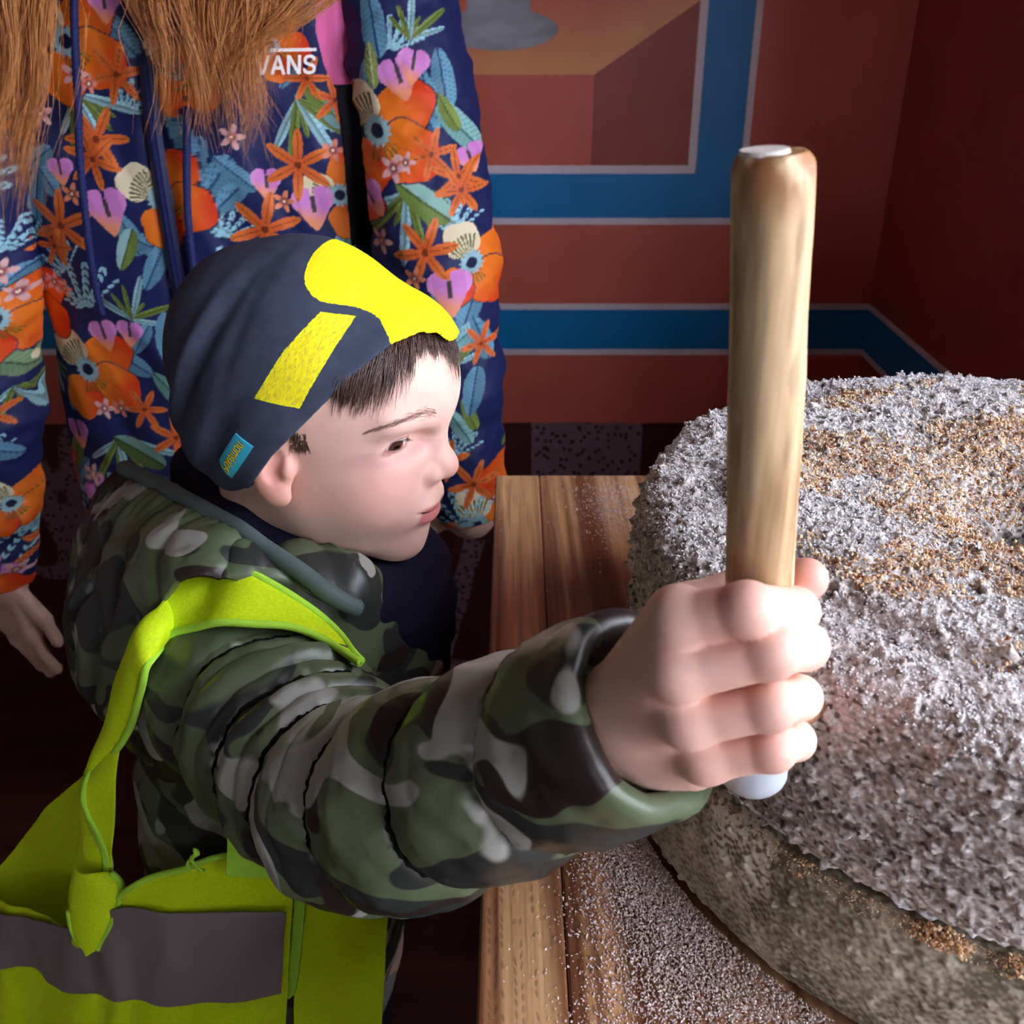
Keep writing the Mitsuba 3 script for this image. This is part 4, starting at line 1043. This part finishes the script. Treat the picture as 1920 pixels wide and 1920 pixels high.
# ---------------------------------------------------------------- the adult behind: flowered jacket, red hair
YP = 1.13                                         # plane in which the print is laid out (garment x, z in metres)
NAVY = S3(30, 36, 84)
class Print:
    """The flat print of the cloth: paints flowers and leaves on points given by their place (x, z) on the garment."""
    def __init__(self, x, z):
        self.x, self.z = x, z
        self.c = np.tile(NAVY, (len(x), 1)) * (0.92 + .16 * nnoise(np.stack([x * 40, z * 40, 0 * x], 1), 3))[:, None]
        self.tree = cKDTree(np.stack([x, z], 1))
    def local(self, u, v, size, rot):
        q = at(u, v, YP); s = size * 1.2 / FPX              # size in frame pixels
        k = np.array(self.tree.query_ball_point((q[0], q[2]), s * 1.5), int)
        if not len(k):
            return k, None, None
        dx, dz = (self.x[k] - q[0]) / s, (self.z[k] - q[2]) / s
        a = math.radians(rot)
        return k, dx * math.cos(a) + dz * math.sin(a), -dx * math.sin(a) + dz * math.cos(a)
    def put(self, k, m, col):
        if len(k):
            self.c[k[m]] = col if np.ndim(col) == 1 else col[m]
    def petals(self, x, y, n, wid, ph=0, pw=1.0):
        r, t = np.hypot(x, y), np.arctan2(y, x) + ph
        k = 2 * np.pi / n
        t = (t + k / 2) % k - k / 2
        px, py = r * np.cos(t), r * np.sin(t)
        w = wid * np.clip(px, 0, 1) ** .6 * np.clip(1 - px, 0, 1) ** (.55 * pw) * 1.9
        return (np.abs(py) < w) & (px < 1), np.abs(py) / (w + 1e-6), px
    def lily(self, u, v, s, rot=0, n=6, col=(208, 92, 40)):
        k, x, y = self.local(u, v, s, rot)
        if not len(k): return
        m, e, px = self.petals(x, y, n, .17)
        c = lerp3(S3(*col), S3(236, 132, 62), sstep(.1, .9, px) * .6)
        c = np.where((e < .10)[:, None], S3(150, 50, 24), c)
        self.put(k, m, c); self.put(k, np.hypot(x, y) < .10, S3(120, 44, 24))
    def blossom(self, u, v, s, rot=0, col=(226, 176, 176)):
        k, x, y = self.local(u, v, s, rot)
        if not len(k): return
        m, e, px = self.petals(x, y, 5, .26)
        self.put(k, m, lerp3(S3(150, 60, 70), S3(*col), sstep(.15, .5, px))); self.put(k, np.hypot(x, y) < .13, S3(240, 220, 190))
    def poppy(self, u, v, s, rot=0, cream=True):
        k, x, y = self.local(u, v, s, rot)
        if not len(k): return
        for cx, cy, rx, ry, a in ((.55, .30, .52, .44, .5), (.48, -.38, .56, .48, -.6), (-.25, -.55, .40, .46, 0)):
            X, Y = x - cx, y - cy
            X, Y = X * math.cos(a) + Y * math.sin(a), -X * math.sin(a) + Y * math.cos(a)
            th = np.arctan2(Y, X); q = np.hypot(X / rx, Y / ry) * (1 + .05 * np.sin(5 * th))
            c = lerp3(S3(240, 122, 34), S3(222, 62, 26), sstep(-.5, .9, X / rx + .4 * np.sin(3 * th) * .3))
            self.put(k, q < 1.05, NAVY * .7); self.put(k, q < 1, c)
        if cream:
            X, Y = x + .30, y - .45
            q = np.hypot(X / .42, Y / .36) * (1 + .06 * np.sin(4 * np.arctan2(Y, X)))
            self.put(k, q < 1, S3(232, 216, 182))
            t = np.arctan2(y, x); m = (np.hypot(x, y) < .62) & (np.hypot(x, y) > .1) & (np.abs(((t - .6) / .16) % 1 - .5) < .26) & (t > 1.6) & (t < 2.9)
            self.put(k, m, S3(92, 98, 40))
        t = np.arctan2(y, x); m = (np.hypot(x, y) < .48) & (np.abs((t / .2) % 1 - .5) < .24) & (t < -.7) & (t > -2.0)
        self.put(k, m, S3(120, 100, 40))
        self.put(k, np.hypot(x, y) < .24 + .03 * np.sin(14 * np.arctan2(y, x)), S3(150, 190, 200)); self.put(k, np.hypot(x, y) < .12, S3(24, 30, 66))
    def heart(self, u, v, s, rot=0):
        k, x, y = self.local(u, v, s, rot)
        if not len(k): return
        X = np.abs(x)
        q = np.maximum(np.hypot(X - .36, y - .22) / .50, 0)
        low = (y < .25) & (X < .86 * np.clip((y + 1.05) / 1.28, 0, 1) ** .75)
        m = ((q < 1) | low) & ~((X < .07) & (y > .38))
        c = lerp3(S3(212, 132, 204), S3(238, 150, 112), sstep(.05, -.75, y + .35 * x))
        c = np.where((X > .62)[:, None] & (y > -.2)[:, None], lerp3(c, S3(232, 160, 222), .5), c)
        self.put(k, m, c); self.put(k, (np.abs(x) < .09) & (y > -.32) & (y < .36), S3(72, 62, 60))
    def leaf(self, u, v, s, rot=0, w=.42, col=(98, 146, 172), vein=(40, 70, 112), half=None):
        k, x, y = self.local(u, v, s, rot)
        if not len(k): return
        t = (x + 1) / 2
        W = w * np.clip(t, 0, 1) ** .62 * np.clip(1 - t, 0, 1) ** .42 * 2.0
        m = (np.abs(y) < W) & (np.abs(x) < 1)
        c = np.tile(S3(*col), (len(k), 1)) * (1 + .18 * np.sign(y))[:, None]
        st = np.abs(((x - .55 * np.abs(y)) * 6.5) % 1 - .5) > .40
        c = np.where(st[:, None], S3(*vein) * .5 + .5 * S3(*col), c)
        if half is not None:
            c = np.where((y > 0)[:, None], S3(*half), c)
        c = np.where((np.abs(y) < .035)[:, None], S3(*vein), c)
        self.put(k, m, c)
    def grass(self, u, v, s, rot=0, n=7, spread=75, col=(118, 138, 62)):
        for i in range(n):
            a = rot + (i / (n - 1) - .5) * spread * 2
            L_ = s * (.75 + .25 * math.sin(i * 2.4))
            du, dv = math.cos(math.radians(a)) * L_ * .5, -math.sin(math.radians(a)) * L_ * .5
            cc = col if i % 3 else (150, 196, 206)
            self.leaf(u + du, v + dv, L_ * .5, a, .15, cc, tuple(int(q * .7) for q in cc))
    def fern(self, u, v, s, rot=0, col=(150, 200, 214)):
        for i in range(5):
            a = rot + (i - 2) * 24
            for j in range(1, 7):
                r = s * j / 6
                for sd in (-1, 1):
                    b = a + sd * 9
                    self.leaf(u + r * math.cos(math.radians(b)), v - r * math.sin(math.radians(b)), s * .085, a + sd * 34, .42, col, col)
def scattered(P):
    """More of the same print on the parts of the garment below and beside."""
    g = random.Random(4)
    for i in range(420):
        u, v, k = g.uniform(-420, 1080), g.uniform(-200, 1750), g.random()
        if -30 < u < 930 and v < 900 or v < 620 and u > -30:
            continue
        rot = g.uniform(0, 360)
        if k < .30: P.leaf(u, v, g.uniform(36, 54), rot, .42, *(((98, 146, 172), (40, 70, 112)) if g.random() < .6 else ((122, 142, 66), (80, 100, 40))))
        elif k < .45: P.fern(u, v, 66, rot)
        elif k < .56: P.grass(u, v, 100, rot, 6, 60)
        elif k < .68: P.poppy(u, v, 86, rot)
        elif k < .78: P.heart(u, v, g.uniform(28, 44), g.uniform(-30, 30))
        elif k < .92: P.lily(u, v, g.uniform(42, 64), rot)
        else: P.blossom(u, v, 22, rot)
def flowers(P):
    scattered(P)
    for a in ((230, 210, 60, 60), (610, 250, 60, 70), (150, 590, 88, 100), (110, 520, 60, 120), (415, 450, 62, 80), (735, 95, 62, 80), (855, 420, 58, 90), (880, 930, 70, 100), (100, 170, 40, 80), (20, 470, 60, 90),
              (560, 560, 60, 80), (860, 800, 50, 80), (70, 960, 50, 90), (20, 820, 50, 90)):
        P.fern(*a)
    for a in ((150, 180, 110, -70, 7, 55), (560, 190, 130, -70, 6, 50), (775, 345, 130, -85, 8, 70), (240, 600, 90, 70, 7, 80), (220, 830, 110, -80, 7, 65), (770, 70, 80, 75, 6, 60), (60, 700, 70, -80, 6, 60), (860, 640, 80, 80, 6, 60),
              (420, 560, 100, 80, 6, 60)):
        P.grass(*a)
    OL = (122, 142, 66)
    for a in ((215, 55, 48, -55, .42), (140, 20, 40, 80, .42), (65, 320, 50, -60, .42), (52, 378, 46, 70, .4), (60, 300, 36, 30, .4), (240, 440, 40, -70, .5), (270, 458, 40, -20, .45), (288, 505, 44, 60, .4), (235, 470, 40, 65, .42, OL, (60, 84, 40), (150, 190, 190)),
              (400, 345, 58, 50, .40), (428, 372, 48, 40, .38), (440, 325, 44, -40, .36), (372, 300, 40, 75, .4), (700, 40, 52, -80, .40), (692, 150, 40, 75, .4), (788, 195, 50, -55, .42), (832, 145, 46, -80, .42), (806, 168, 40, -70, .34), (855, 225, 56, -48, .34, (130, 178, 176), (60, 110, 110)),
              (842, 205, 34, -60, .34, OL, (80, 100, 40)), (745, 175, 34, 40, .4), (800, 362, 54, -35, .42, (116, 140, 64), (70, 90, 40), (140, 180, 170)), (232, 682, 50, -35, .40), (310, 635, 48, 80, .42), (315, 738, 46, -50, .42, (110, 160, 150), (50, 90, 90)), (332, 700, 26, -60, .4, OL, (80, 100, 40)),
              (262, 640, 36, 55, .4), (866, 745, 44, -60, .34, (130, 178, 176), (60, 110, 110)), (885, 728, 34, -70, .34, OL, (80, 100, 40)), (892, 690, 44, 80, .42), (845, 545, 40, -50, .44), (885, 548, 46, 70, .42), (868, 600, 40, 40, .4, (130, 178, 190), (60, 110, 110)), (905, 600, 40, -70, .4),
              (25, 650, 52, -35, .42, (120, 150, 110), (60, 90, 60)), (10, 720, 40, 60, .42), (30, 800, 46, -30, .42), (15, 880, 46, 60, .4), (120, 870, 40, 70, .42, OL, (70, 90, 40)), (255, 855, 56, -30, .42, (84, 104, 54), (50, 70, 40), (110, 150, 140)), (115, 760, 34, 80, .4), (680, 560, 40, 60, .4),
              (610, 205, 40, -50, .42, (130, 170, 170), (60, 100, 100)), (590, 185, 34, -45, .42, OL, (80, 100, 40)), (640, 190, 36, 20, .4), (540, 130, 34, 60, .4), (330, 230, 50, -70, .4), (345, 560, 44, -60, .44), (690, 215, 36, -85, .3, (130, 170, 140), (70, 110, 80)), (700, 120, 34, -85, .35, OL, (200, 200, 160)),
              (640, 470, 44, 70, .42, (130, 178, 190), (60, 110, 110)), (520, 470, 40, 30, .4), (30, 520, 36, 40, .4)):
        P.leaf(*a)
    for a in ((118, 78, 92, 10), (712, 240, 96, 8), (300, 372, 84, 20), (150, 705, 96, 5), (632, 372, 76, 40), (888, 470, 74, -10), (22, 580, 80, 0), (10, 1052, 70, 40), (505, 85, 54, 30), (330, 130, 70, 0), (690, 700, 70, 0), (60, 905, 60, 0)):
        P.poppy(*a)
    for a in ((198, 392, 46, 8), (108, 320, 26, 0), (498, 342, 30, 0), (584, 388, 42, 5), (186, 632, 34, 10), (240, 626, 30, -8), (752, 138, 38, 20), (778, 118, 30, -10), (850, 512, 44, 5), (700, 362, 34, 40), (882, 288, 26, 20), (195, 5, 30, 0), (70, 130, 24, 0), (20, 1000, 40, 0), (125, 830, 34, 10), (440, 600, 44, 0), (600, 640, 44, 0)):
        P.heart(*a)
    for a in ((105, 428, 66, 20), (218, 140, 50, 10), (178, 262, 58, 0), (170, 300, 52, 40), (495, 432, 66, 15), (556, 312, 60, 25), (625, 190, 44, 40), (572, 148, 38, 0), (806, 448, 56, 10), (814, 280, 42, 15), (862, 322, 46, 40), (868, 345, 44, 5), (265, 775, 44, 0), (325, 828, 52, 30), (850, 808, 40, 20), (893, 850, 48, 10), (905, 610, 36, 10), (85, 470, 40, 60), (30, 740, 40, 20), (720, 600, 44, 10), (110, 1000, 46, 10)):
        P.lily(*a)
    for a in ((135, 140, 22, 0), (68, 215, 22, 20), (130, 366, 20, 0, (228, 140, 100)), (530, 380, 20, 0, (228, 140, 100)), (745, 305, 24, 0), (768, 294, 18, 0), (722, 438, 22, 0), (787, 494, 20, 0, (228, 140, 100)), (80, 542, 22, 0), (104, 552, 18, 0, (228, 140, 100)), (184, 778, 22, 0), (217, 776, 20, 0, (228, 140, 120)),
              (436, 256, 22, 0), (162, 158, 16, 0, (228, 140, 120)), (620, 286, 20, 0, (228, 140, 120)), (70, 150, 16, 0), (160, 905, 24, 0), (45, 540, 20, 0), (20, 500, 22, 0), (470, 150, 20, 0)):
        P.blossom(*a)
scene['m_print'] = {'type': 'twosided', 'b': {'type': 'principled', 'base_color': VC, 'roughness': 0.6, 'specular': 0.3}}
# trunk: rings round an oval, dense at the front
TC, TW, TD = V(-.350, 1.262), .225, .128
def trunk_grid(z, a):
    w = np.interp(z, [.3, .62, .85, 1.1, 1.25, 1.33, 1.42], [.225, .225, .222, .228, .232, .200, .09])
    dp = np.interp(z, [.3, .62, .85, 1.1, 1.25, 1.33, 1.42], [.135, .130, .122, .132, .134, .115, .08])
    sq = lambda c: np.sign(c) * np.abs(c) ** .62
    x = TC[0] + w * sq(np.sin(a)); y = TC[1] - dp * sq(np.cos(a))
    P = np.stack([x, y, z], -1)
    fo = (nfbm(np.stack([x * 13, y * 5, z * 5], -1), 3, 4) - .5) * .022 + (nfbm(np.stack([x * 30 + z * 12, y * 8, z * 9], -1), 2, 14) - .5) * .010
    fo = fo - .012 * np.exp(-((x - XZIP(z)) / .012) ** 2) * (a < 1.5) * (a > -1.5)
    n = np.stack([np.sin(a) * TD, -np.cos(a) * TW, 0 * a], -1); n /= np.linalg.norm(n, axis=-1, keepdims=True)
    return P + n * fo[..., None]
ZPT = [at(290, 215, 1.13), at(318, 420, 1.13), at(345, 620, 1.13)]
def XZIP(z):
    return np.interp(z, [ZPT[2][2], ZPT[1][2], ZPT[0][2]], [ZPT[2][0], ZPT[1][0], ZPT[0][0]])
an = np.r_[np.linspace(-1.62, 1.62, 620), np.linspace(1.62, 2 * np.pi - 1.62, 40)[1:-1]]
zz = np.r_[np.linspace(.40, .72, 60)[:-1], np.linspace(.72, 1.33, 600), np.linspace(1.33, 1.42, 12)[1:]]
Zg, Ag = np.meshgrid(zz, an, indexing='ij')
G = trunk_grid(Zg, Ag)
pv = G.reshape(-1, 3)
P = Print(pv[:, 0], pv[:, 2]); flowers(P)
gf_ = grid_faces(len(zz), len(an), True)
# the open neck: the cloth parts to the right of the lettering, a pink top shows
nk = np.array([at(u, v, 1.13)[[0, 2]] for u, v in ((586, -80), (590, 60), (604, 120), (626, 168), (640, 300), (652, 470), (684, 470), (676, 172), (684, 60), (700, -80))])
cutm = poly_in(pv[:, 0], pv[:, 2], nk) & (pv[:, 1] < 1.25)
gf_ = gf_[~cutm[gf_].any(1)]
obj('person_001__jacket', (pv, gf_), 'm_print', True, color=P.c, label='navy jacket printed with orange and lilac flowers')
mat('m_pink', srgb(232, 112, 170), 0.85, 0.1, sheen=0.4)
za, aa = np.meshgrid(np.linspace(.8, 1.41, 90), np.linspace(-1.5, 1.5, 60), indexing='ij')
G = trunk_grid(za, aa); G[..., :2] = TC + (G[..., :2] - TC) * V(.95, .93)
G[..., 1] += .004 * np.sin(G[..., 0] * 320)
zs = float(at(640, 172, 1.14)[2]); kz = int(np.searchsorted(za[:, 0], zs))
obj('person_001__shirt', sheet(G[kz:], .002), 'm_pink', True, label='bright pink top in the open neck')
obj('person_001__undershirt', sheet(G[:kz + 1], .002), 'm_trousers', True, label='black cloth in the gap of the jacket')
mat('m_cord', srgb(34, 40, 92), 0.6, 0.3); mat('m_zip', srgb(24, 30, 74), 0.5, 0.4)
def front_y(x, z):
    w = np.interp(z, [.3, .62, .85, 1.1, 1.25, 1.33, 1.42], [.225, .225, .222, .228, .232, .200, .09])
    dp = np.interp(z, [.3, .62, .85, 1.1, 1.25, 1.33, 1.42], [.135, .130, .122, .132, .134, .115, .08])
    s_ = np.clip(np.abs((x - TC[0]) / w), 0, .999) ** (1 / .62)
    return TC[1] - dp * np.sqrt(1 - s_ ** 2) ** .62
def front(u, v, off):
    y = 1.13
    for _ in range(12):
        q = at(u, v, y); y = float(front_y(q[0], q[2])) - off
    return at(u, v, y)
zl = spline([front(u, v, .006) for u, v in ((276, 120), (284, 220), (300, 330), (318, 440), (338, 560), (352, 660))], 120)
obj('person_001__jacket__zip_flap', sheet(np.stack([zl + V(-.0085, .001, 0), zl + V(-.004, -.003, 0), zl + V(.004, -.003, 0), zl + V(.0085, .001, 0)], 1), .0015), 'm_zip', 40, label='dark navy zip flap')
teeth = [box(zl[i] + V(-.0012, -.0062, -.0011), zl[i] + V(.0012, -.0035, .0011)) for i in range(2, 118)]
obj('person_001__jacket__zip_teeth', trimesh.util.concatenate(teeth), 'm_cord')
for pts in (((138, -60), (140, 60), (146, 190), (150, 300), (162, 420), (176, 520), (192, 592)), ((352, 200), (350, 300), (352, 400), (360, 480), (368, 560))):
    c = spline([front(u, v, .016) for u, v in pts], 160)
    obj('person_001__jacket__drawcord', tube(c, .0042 + .0005 * np.sin(np.arange(160) * 2.2), 10), 'm_cord', True)
# chest lettering with the bar drawn out of its first letter
mat('m_white', srgb(246, 244, 244), 0.6, 0.2)
tmm = meshkit.text_mesh('VANS', 1.0, .02, True)
tv = tmm.vertices.copy(); x0, x1 = tv[:, 0].min(), tv[:, 0].max()
def chest(a, b, off):
    """a along the word, b up from its foot."""
    p00, p10, p01 = front(484, 138, off), front(596, 136, off), front(484, 104, off)
    q = p00 + np.asarray(a)[:, None] * (p10 - p00) + np.asarray(b)[:, None] * (p01 - p00)
    q[:, 1] = front_y(q[:, 0], q[:, 2]) - off
    return q
pts = chest((tv[:, 0] - x0) / (x1 - x0), tv[:, 1], 0); pts[:, 1] -= .0125 + tv[:, 2] * .03
obj('person_001__jacket__lettering', (pts, tmm.faces), 'm_white', label='white brand lettering on the chest')
a_, b_ = np.meshgrid(np.linspace(.26, 1.0, 14), np.linspace(1.22, 1.40, 4), indexing='ij')
q = chest(a_.ravel(), b_.ravel(), 0).reshape(14, 4, 3); q[..., 1] -= .0128
obj('person_001__jacket__lettering_bar', sheet(q, .0008), 'm_white')
# sleeves
def arm(path, key, n=420, m=300, seed=0, dense=(0, 2 * np.pi)):
    L_ = np.array([np.r_[at(u, v, y), r] for u, v, y, r in path])
    c = spline(L_, n); t = np.gradient(c[:, :3], axis=0); t /= np.linalg.norm(t, axis=1, keepdims=True)
    e1 = np.array([[1.0, 0, 0]] * n); e1 = e1 - t * (e1 * t).sum(1, keepdims=True); e1 /= np.linalg.norm(e1, axis=1, keepdims=True); e2 = np.cross(t, e1)
    A = np.arange(m) * 2 * np.pi / m
    d = np.cos(A)[None, :, None] * e1[:, None] + np.sin(A)[None, :, None] * e2[:, None]
    G = c[:, None, :3] + d * c[:, None, 3:4]
    f = (nfbm(G * V(14, 14, 16), 3, seed) - .5) * .020 + (nfbm(G * V(30, 30, 42), 2, seed + 5) - .5) * .010
    G = G + d * f[..., None]
    G = np.concatenate([G, (c[-1, :3] + (G[-1] - c[-1, :3]) * .86)[None], (c[-1, :3] + (G[-1] - c[-1, :3]) * .84 - t[-1] * .03)[None]])
    v = G.reshape(-1, 3)
    pr = Print(v[:, 0], v[:, 2]); flowers(pr)
    obj(key, (v, grid_faces(len(G), m, True)), 'm_print', True, color=pr.c)
    return c
RA = arm([(715, -120, 1.20, .058), (748, 20, 1.185, .062), (778, 170, 1.165, .064), (800, 340, 1.145, .0655), (822, 500, 1.125, .066), (838, 640, 1.11, .064), (852, 780, 1.10, .058), (868, 880, 1.09, .050), (882, 962, 1.085, .044)], 'person_001__jacket__sleeve', 460, 330, 3)
LA = arm([(-40, 60, 1.20, .060), (-60, 250, 1.18, .064), (-48, 420, 1.16, .066), (-38, 600, 1.14, .066), (-26, 760, 1.12, .062), (-14, 900, 1.11, .056), (-4, 1010, 1.10, .050), (4, 1085, 1.095, .044)], 'person_001__jacket__sleeve', 420, 260, 8)
# skin: head, neck and hands in one body
def hand_of(w, down, side, palm):
    pts = []
    for i, (o, L_) in enumerate(((-.027, .060), (-.009, .072), (.009, .068), (.026, .054))):
        b = w + down * .085 + side * o
        pts.append((w + down * .012 + side * o * .55, b, .0125))
        pts.append((b, b + down * L_ * .5 + palm * .006, .0086)); pts.append((b + down * L_ * .5 + palm * .006, b + down * L_ + palm * .022, .0075))
    pts.append((w + down * .02 - side * .02, w + down * .06 - side * .048 + palm * .012, .011)); pts.append((w + down * .06 - side * .048 + palm * .012, w + down * .095 - side * .05 + palm * .022, .0085))
    return pts
HANDS = hand_of(LA[-1, :3] + V(0, 0, .012), V(.10, -.06, -.99), V(-.85, .5, 0), V(.45, .5, 0)) + hand_of(RA[-1, :3] + V(0, 0, .01), V(-.80, .25, -.52), V(0, .8, -.3), V(-.4, .2, -.5))
ARMS = [(a[i, :3], a[j, :3], .032) for a in (RA, LA) for i, j in ((0, 150), (150, 300), (300, len(a) - 1))]
HC = V(-.372, 1.20, 1.53)
def adult_sdf(p):
    d = ell(p, HC + V(0, .02, .03), (.074, .094, .10))
    d = smin(d, ell(p, HC + V(0, -.03, -.04), (.058, .066, .085)), .03)
    d = smin(d, cap(p, HC + V(0, -.09, .0), HC + V(0, -.108, -.03), .009, .013), .012)
    d = smin(d, ell(p, HC + V(0, -.075, -.075), (.026, .016, .012)), .012)
    for s_ in (-1, 1):
        d = smin(d, ell(p, HC + V(.074 * s_, .01, -.02), (.010, .020, .030)), .008)
        d = smax(d, -ell(p, HC + V(.032 * s_, -.112, .012), (.017, .016, .010)), .008)
    d = smin(d, cap(p, HC + V(0, .03, -.08), V(-.372, 1.262, 1.32), .050, .06), .03)
    d = smin(d, ell(p, V(-.372, 1.265, 1.08), (.165, .09, .26)), .05)
    d = smin(d, ell(p, V(-.372, 1.265, .80), (.165, .09, .2)), .05)
    for a, b, r in ARMS:
        d = smin(d, cap(p, a, b, r), .01)
    h = None
    for a, b, r in HANDS:
        c = cap(p, a, b, r); h = c if h is None else smin(h, c, .004)
    return smin(d, h, .006)
v, f = surface_nets(adult_sdf, (-.80, .98, .38), (.06, 1.42, 1.68), .0045)
scene['m_skin_2'] = {'type': 'twosided', 'b': {'type': 'principled', 'base_color': {'type': 'rgb', 'value': srgb(222, 176, 160)}, 'roughness': .5, 'specular': .35}}
obj('person_001__body', (v, f), 'm_skin_2', True)
def trous(p):
    d = ell(p, (-.372, 1.262, .62), (.185, .118, .2))
    for s_ in (-1, 1):
        d = smin(d, cap(p, (-.372 + .09 * s_, 1.262, .55), (-.372 + .10 * s_, 1.27, .05), .088, .06), .03)
    return np.maximum(d, .03 - p[..., 2])
v, f = surface_nets(trous, (-.62, 1.08, .0), (-.12, 1.44, .86), .01)
obj('person_001__trousers', (v, f), 'm_trousers', True)
for s_ in (-1, 1):
    v, f = surface_nets(lambda p: np.maximum(ell(p, (-.372 + .10 * s_, 1.22, .02), (.045, .125, .055)), .001 - p[..., 2]), (-.372 + .1 * s_ - .06, 1.07, -.01), (-.372 + .1 * s_ + .06, 1.37, .09), .006)
    obj('person_001__shoe', (v, f), 'm_trousers', True)
# long wavy red hair: locks falling from the head over both sides of the chest
rng = np.random.default_rng(21)
strands = []
def lock(path, n, spread, curl, width):
    L_ = spline(path, 46)
    t = np.linspace(0, 1, 46)
    ph, fr = rng.uniform(0, 6.28), rng.uniform(10, 17)
    for i in range(n):
        o = rng.normal(0, 1, 3) * V(1, .55, .4) * spread
        o2 = rng.normal(0, 1, 3) * V(1, .5, .3) * spread * .9
        cut = rng.uniform(.80, 1.0)
        tt_ = t * cut
        k = np.stack([np.interp(tt_, t, L_[:, j]) for j in range(3)], 1)
        grow = np.clip(tt_ * 1.6, 0, 1)[:, None]
        w = curl * grow * np.stack([np.sin(fr * tt_ + ph), .6 * np.cos(fr * tt_ + ph), 0 * tt_], 1)
        w2 = .0022 * grow * np.stack([np.sin(rng.uniform(14, 34) * tt_ + rng.uniform(0, 6)), np.cos(rng.uniform(14, 30) * tt_ + rng.uniform(0, 6)), 0 * tt_], 1)
        P_ = k + o * (1 - .35 * tt_[:, None]) * .8 + o2 * grow * .5 + w + w2
        fly = rng.random() < .10
        if fly:
            P_ = P_ + rng.normal(0, 1, 3) * .018 * grow ** 2
        strands.append((P_, width * np.r_[np.ones(36), np.linspace(1, .25, 10)] * rng.uniform(.6, 1.2) * (.6 if fly else 1)))
def hairpath(u0, u1, vend, y, hx_):
    z0 = HC[2] + .05
    p = [V(hx_, HC[1] + .01, HC[2] + .11), V(hx_ + np.sign(hx_ - HC[0]) * .055, HC[1] - .03, HC[2] + .02), at(u0, -90, y + .012)]
    for f_ in (.0, .35, .7, 1.0):
        v_ = vend * f_ if vend > 0 else 0
        uu = u0 + (u1 - u0) * f_ + rng.normal(0, 7)
        uu = min(uu, np.interp(v_, [0, 55, 95, 160, 240, 340], [585, 535, 455, 455, 505, 535])) if u0 > 200 else uu
        p.append(at(uu, v_ + .001, y - .004 * rng.random()))
    return p
for i in range(26):
    u0 = rng.uniform(262, 600); c_ = (u0 - 425) / 170
    u1 = 425 + (u0 - 420) * rng.uniform(.45, .85) + rng.normal(0, 22)
    lock(hairpath(u0, u1, rng.uniform(200, 335) * (1 - .20 * abs(c_)), rng.uniform(1.075, 1.105), HC[0] + .02 + .03 * rng.random()), 46, .0085, .010, .00055)
for i in range(7):
    u0 = rng.uniform(430, 560)
    lock(hairpath(u0, u0 + rng.uniform(-60, 60), rng.uniform(260, 330), 1.085, HC[0] + .03), 12, .008, .010, .00045)
for i in range(15):
    u0 = rng.uniform(-40, 92)
    lock(hairpath(u0, u0 * .45 - 6 + rng.normal(0, 12), rng.uniform(250, 460), rng.uniform(1.06, 1.10), HC[0] - .02 - .03 * rng.random()), 40, .008, .0035, .0005)
v, f = join([tube(a, b, 3, False) for a, b in strands])
def red_hair(p, n, uv):
    g = mikit.noise(p.x * 420, p.y * 420, p.z * 14)
    c = mix(srgb(150, 80, 36), srgb(240, 170, 104), g)
    return mix(c, srgb(224, 184, 132), (1 - smoothstep(-.62, -.50, p.x)) * .6)
scene['m_red_hair'] = {'type': 'twosided', 'b': {'type': 'principled', 'base_color': proc(red_hair), 'roughness': 0.4, 'specular': 0.45}}
obj('person_001__hair', (v, f), 'm_red_hair', True, label='long wavy ginger hair')
# hair on the head itself
def scalp(p):
    d = ell(p, HC + V(0, .035, .035), (.092, .105, .108))
    d = smin(d, ell(p, HC + V(0, .09, -.10), (.085, .05, .16)), .04)
    d = smax(d, -ell(p, HC + V(0, -.10, -.045), (.055, .085, .085)), .012)
    return d - .006 * (nfbm(p.astype(float) * V(60, 60, 9), 2, 4).astype(np.float32) - .5)
v, f = surface_nets(scalp, HC - V(.12, .10, .30), HC + V(.12, .17, .17), .004)
obj('person_001__hair__crown', (v, f), 'm_red_hair', True)
tag('person_001', 'long-haired adult in a navy flowered jacket standing behind the boy', 'person')
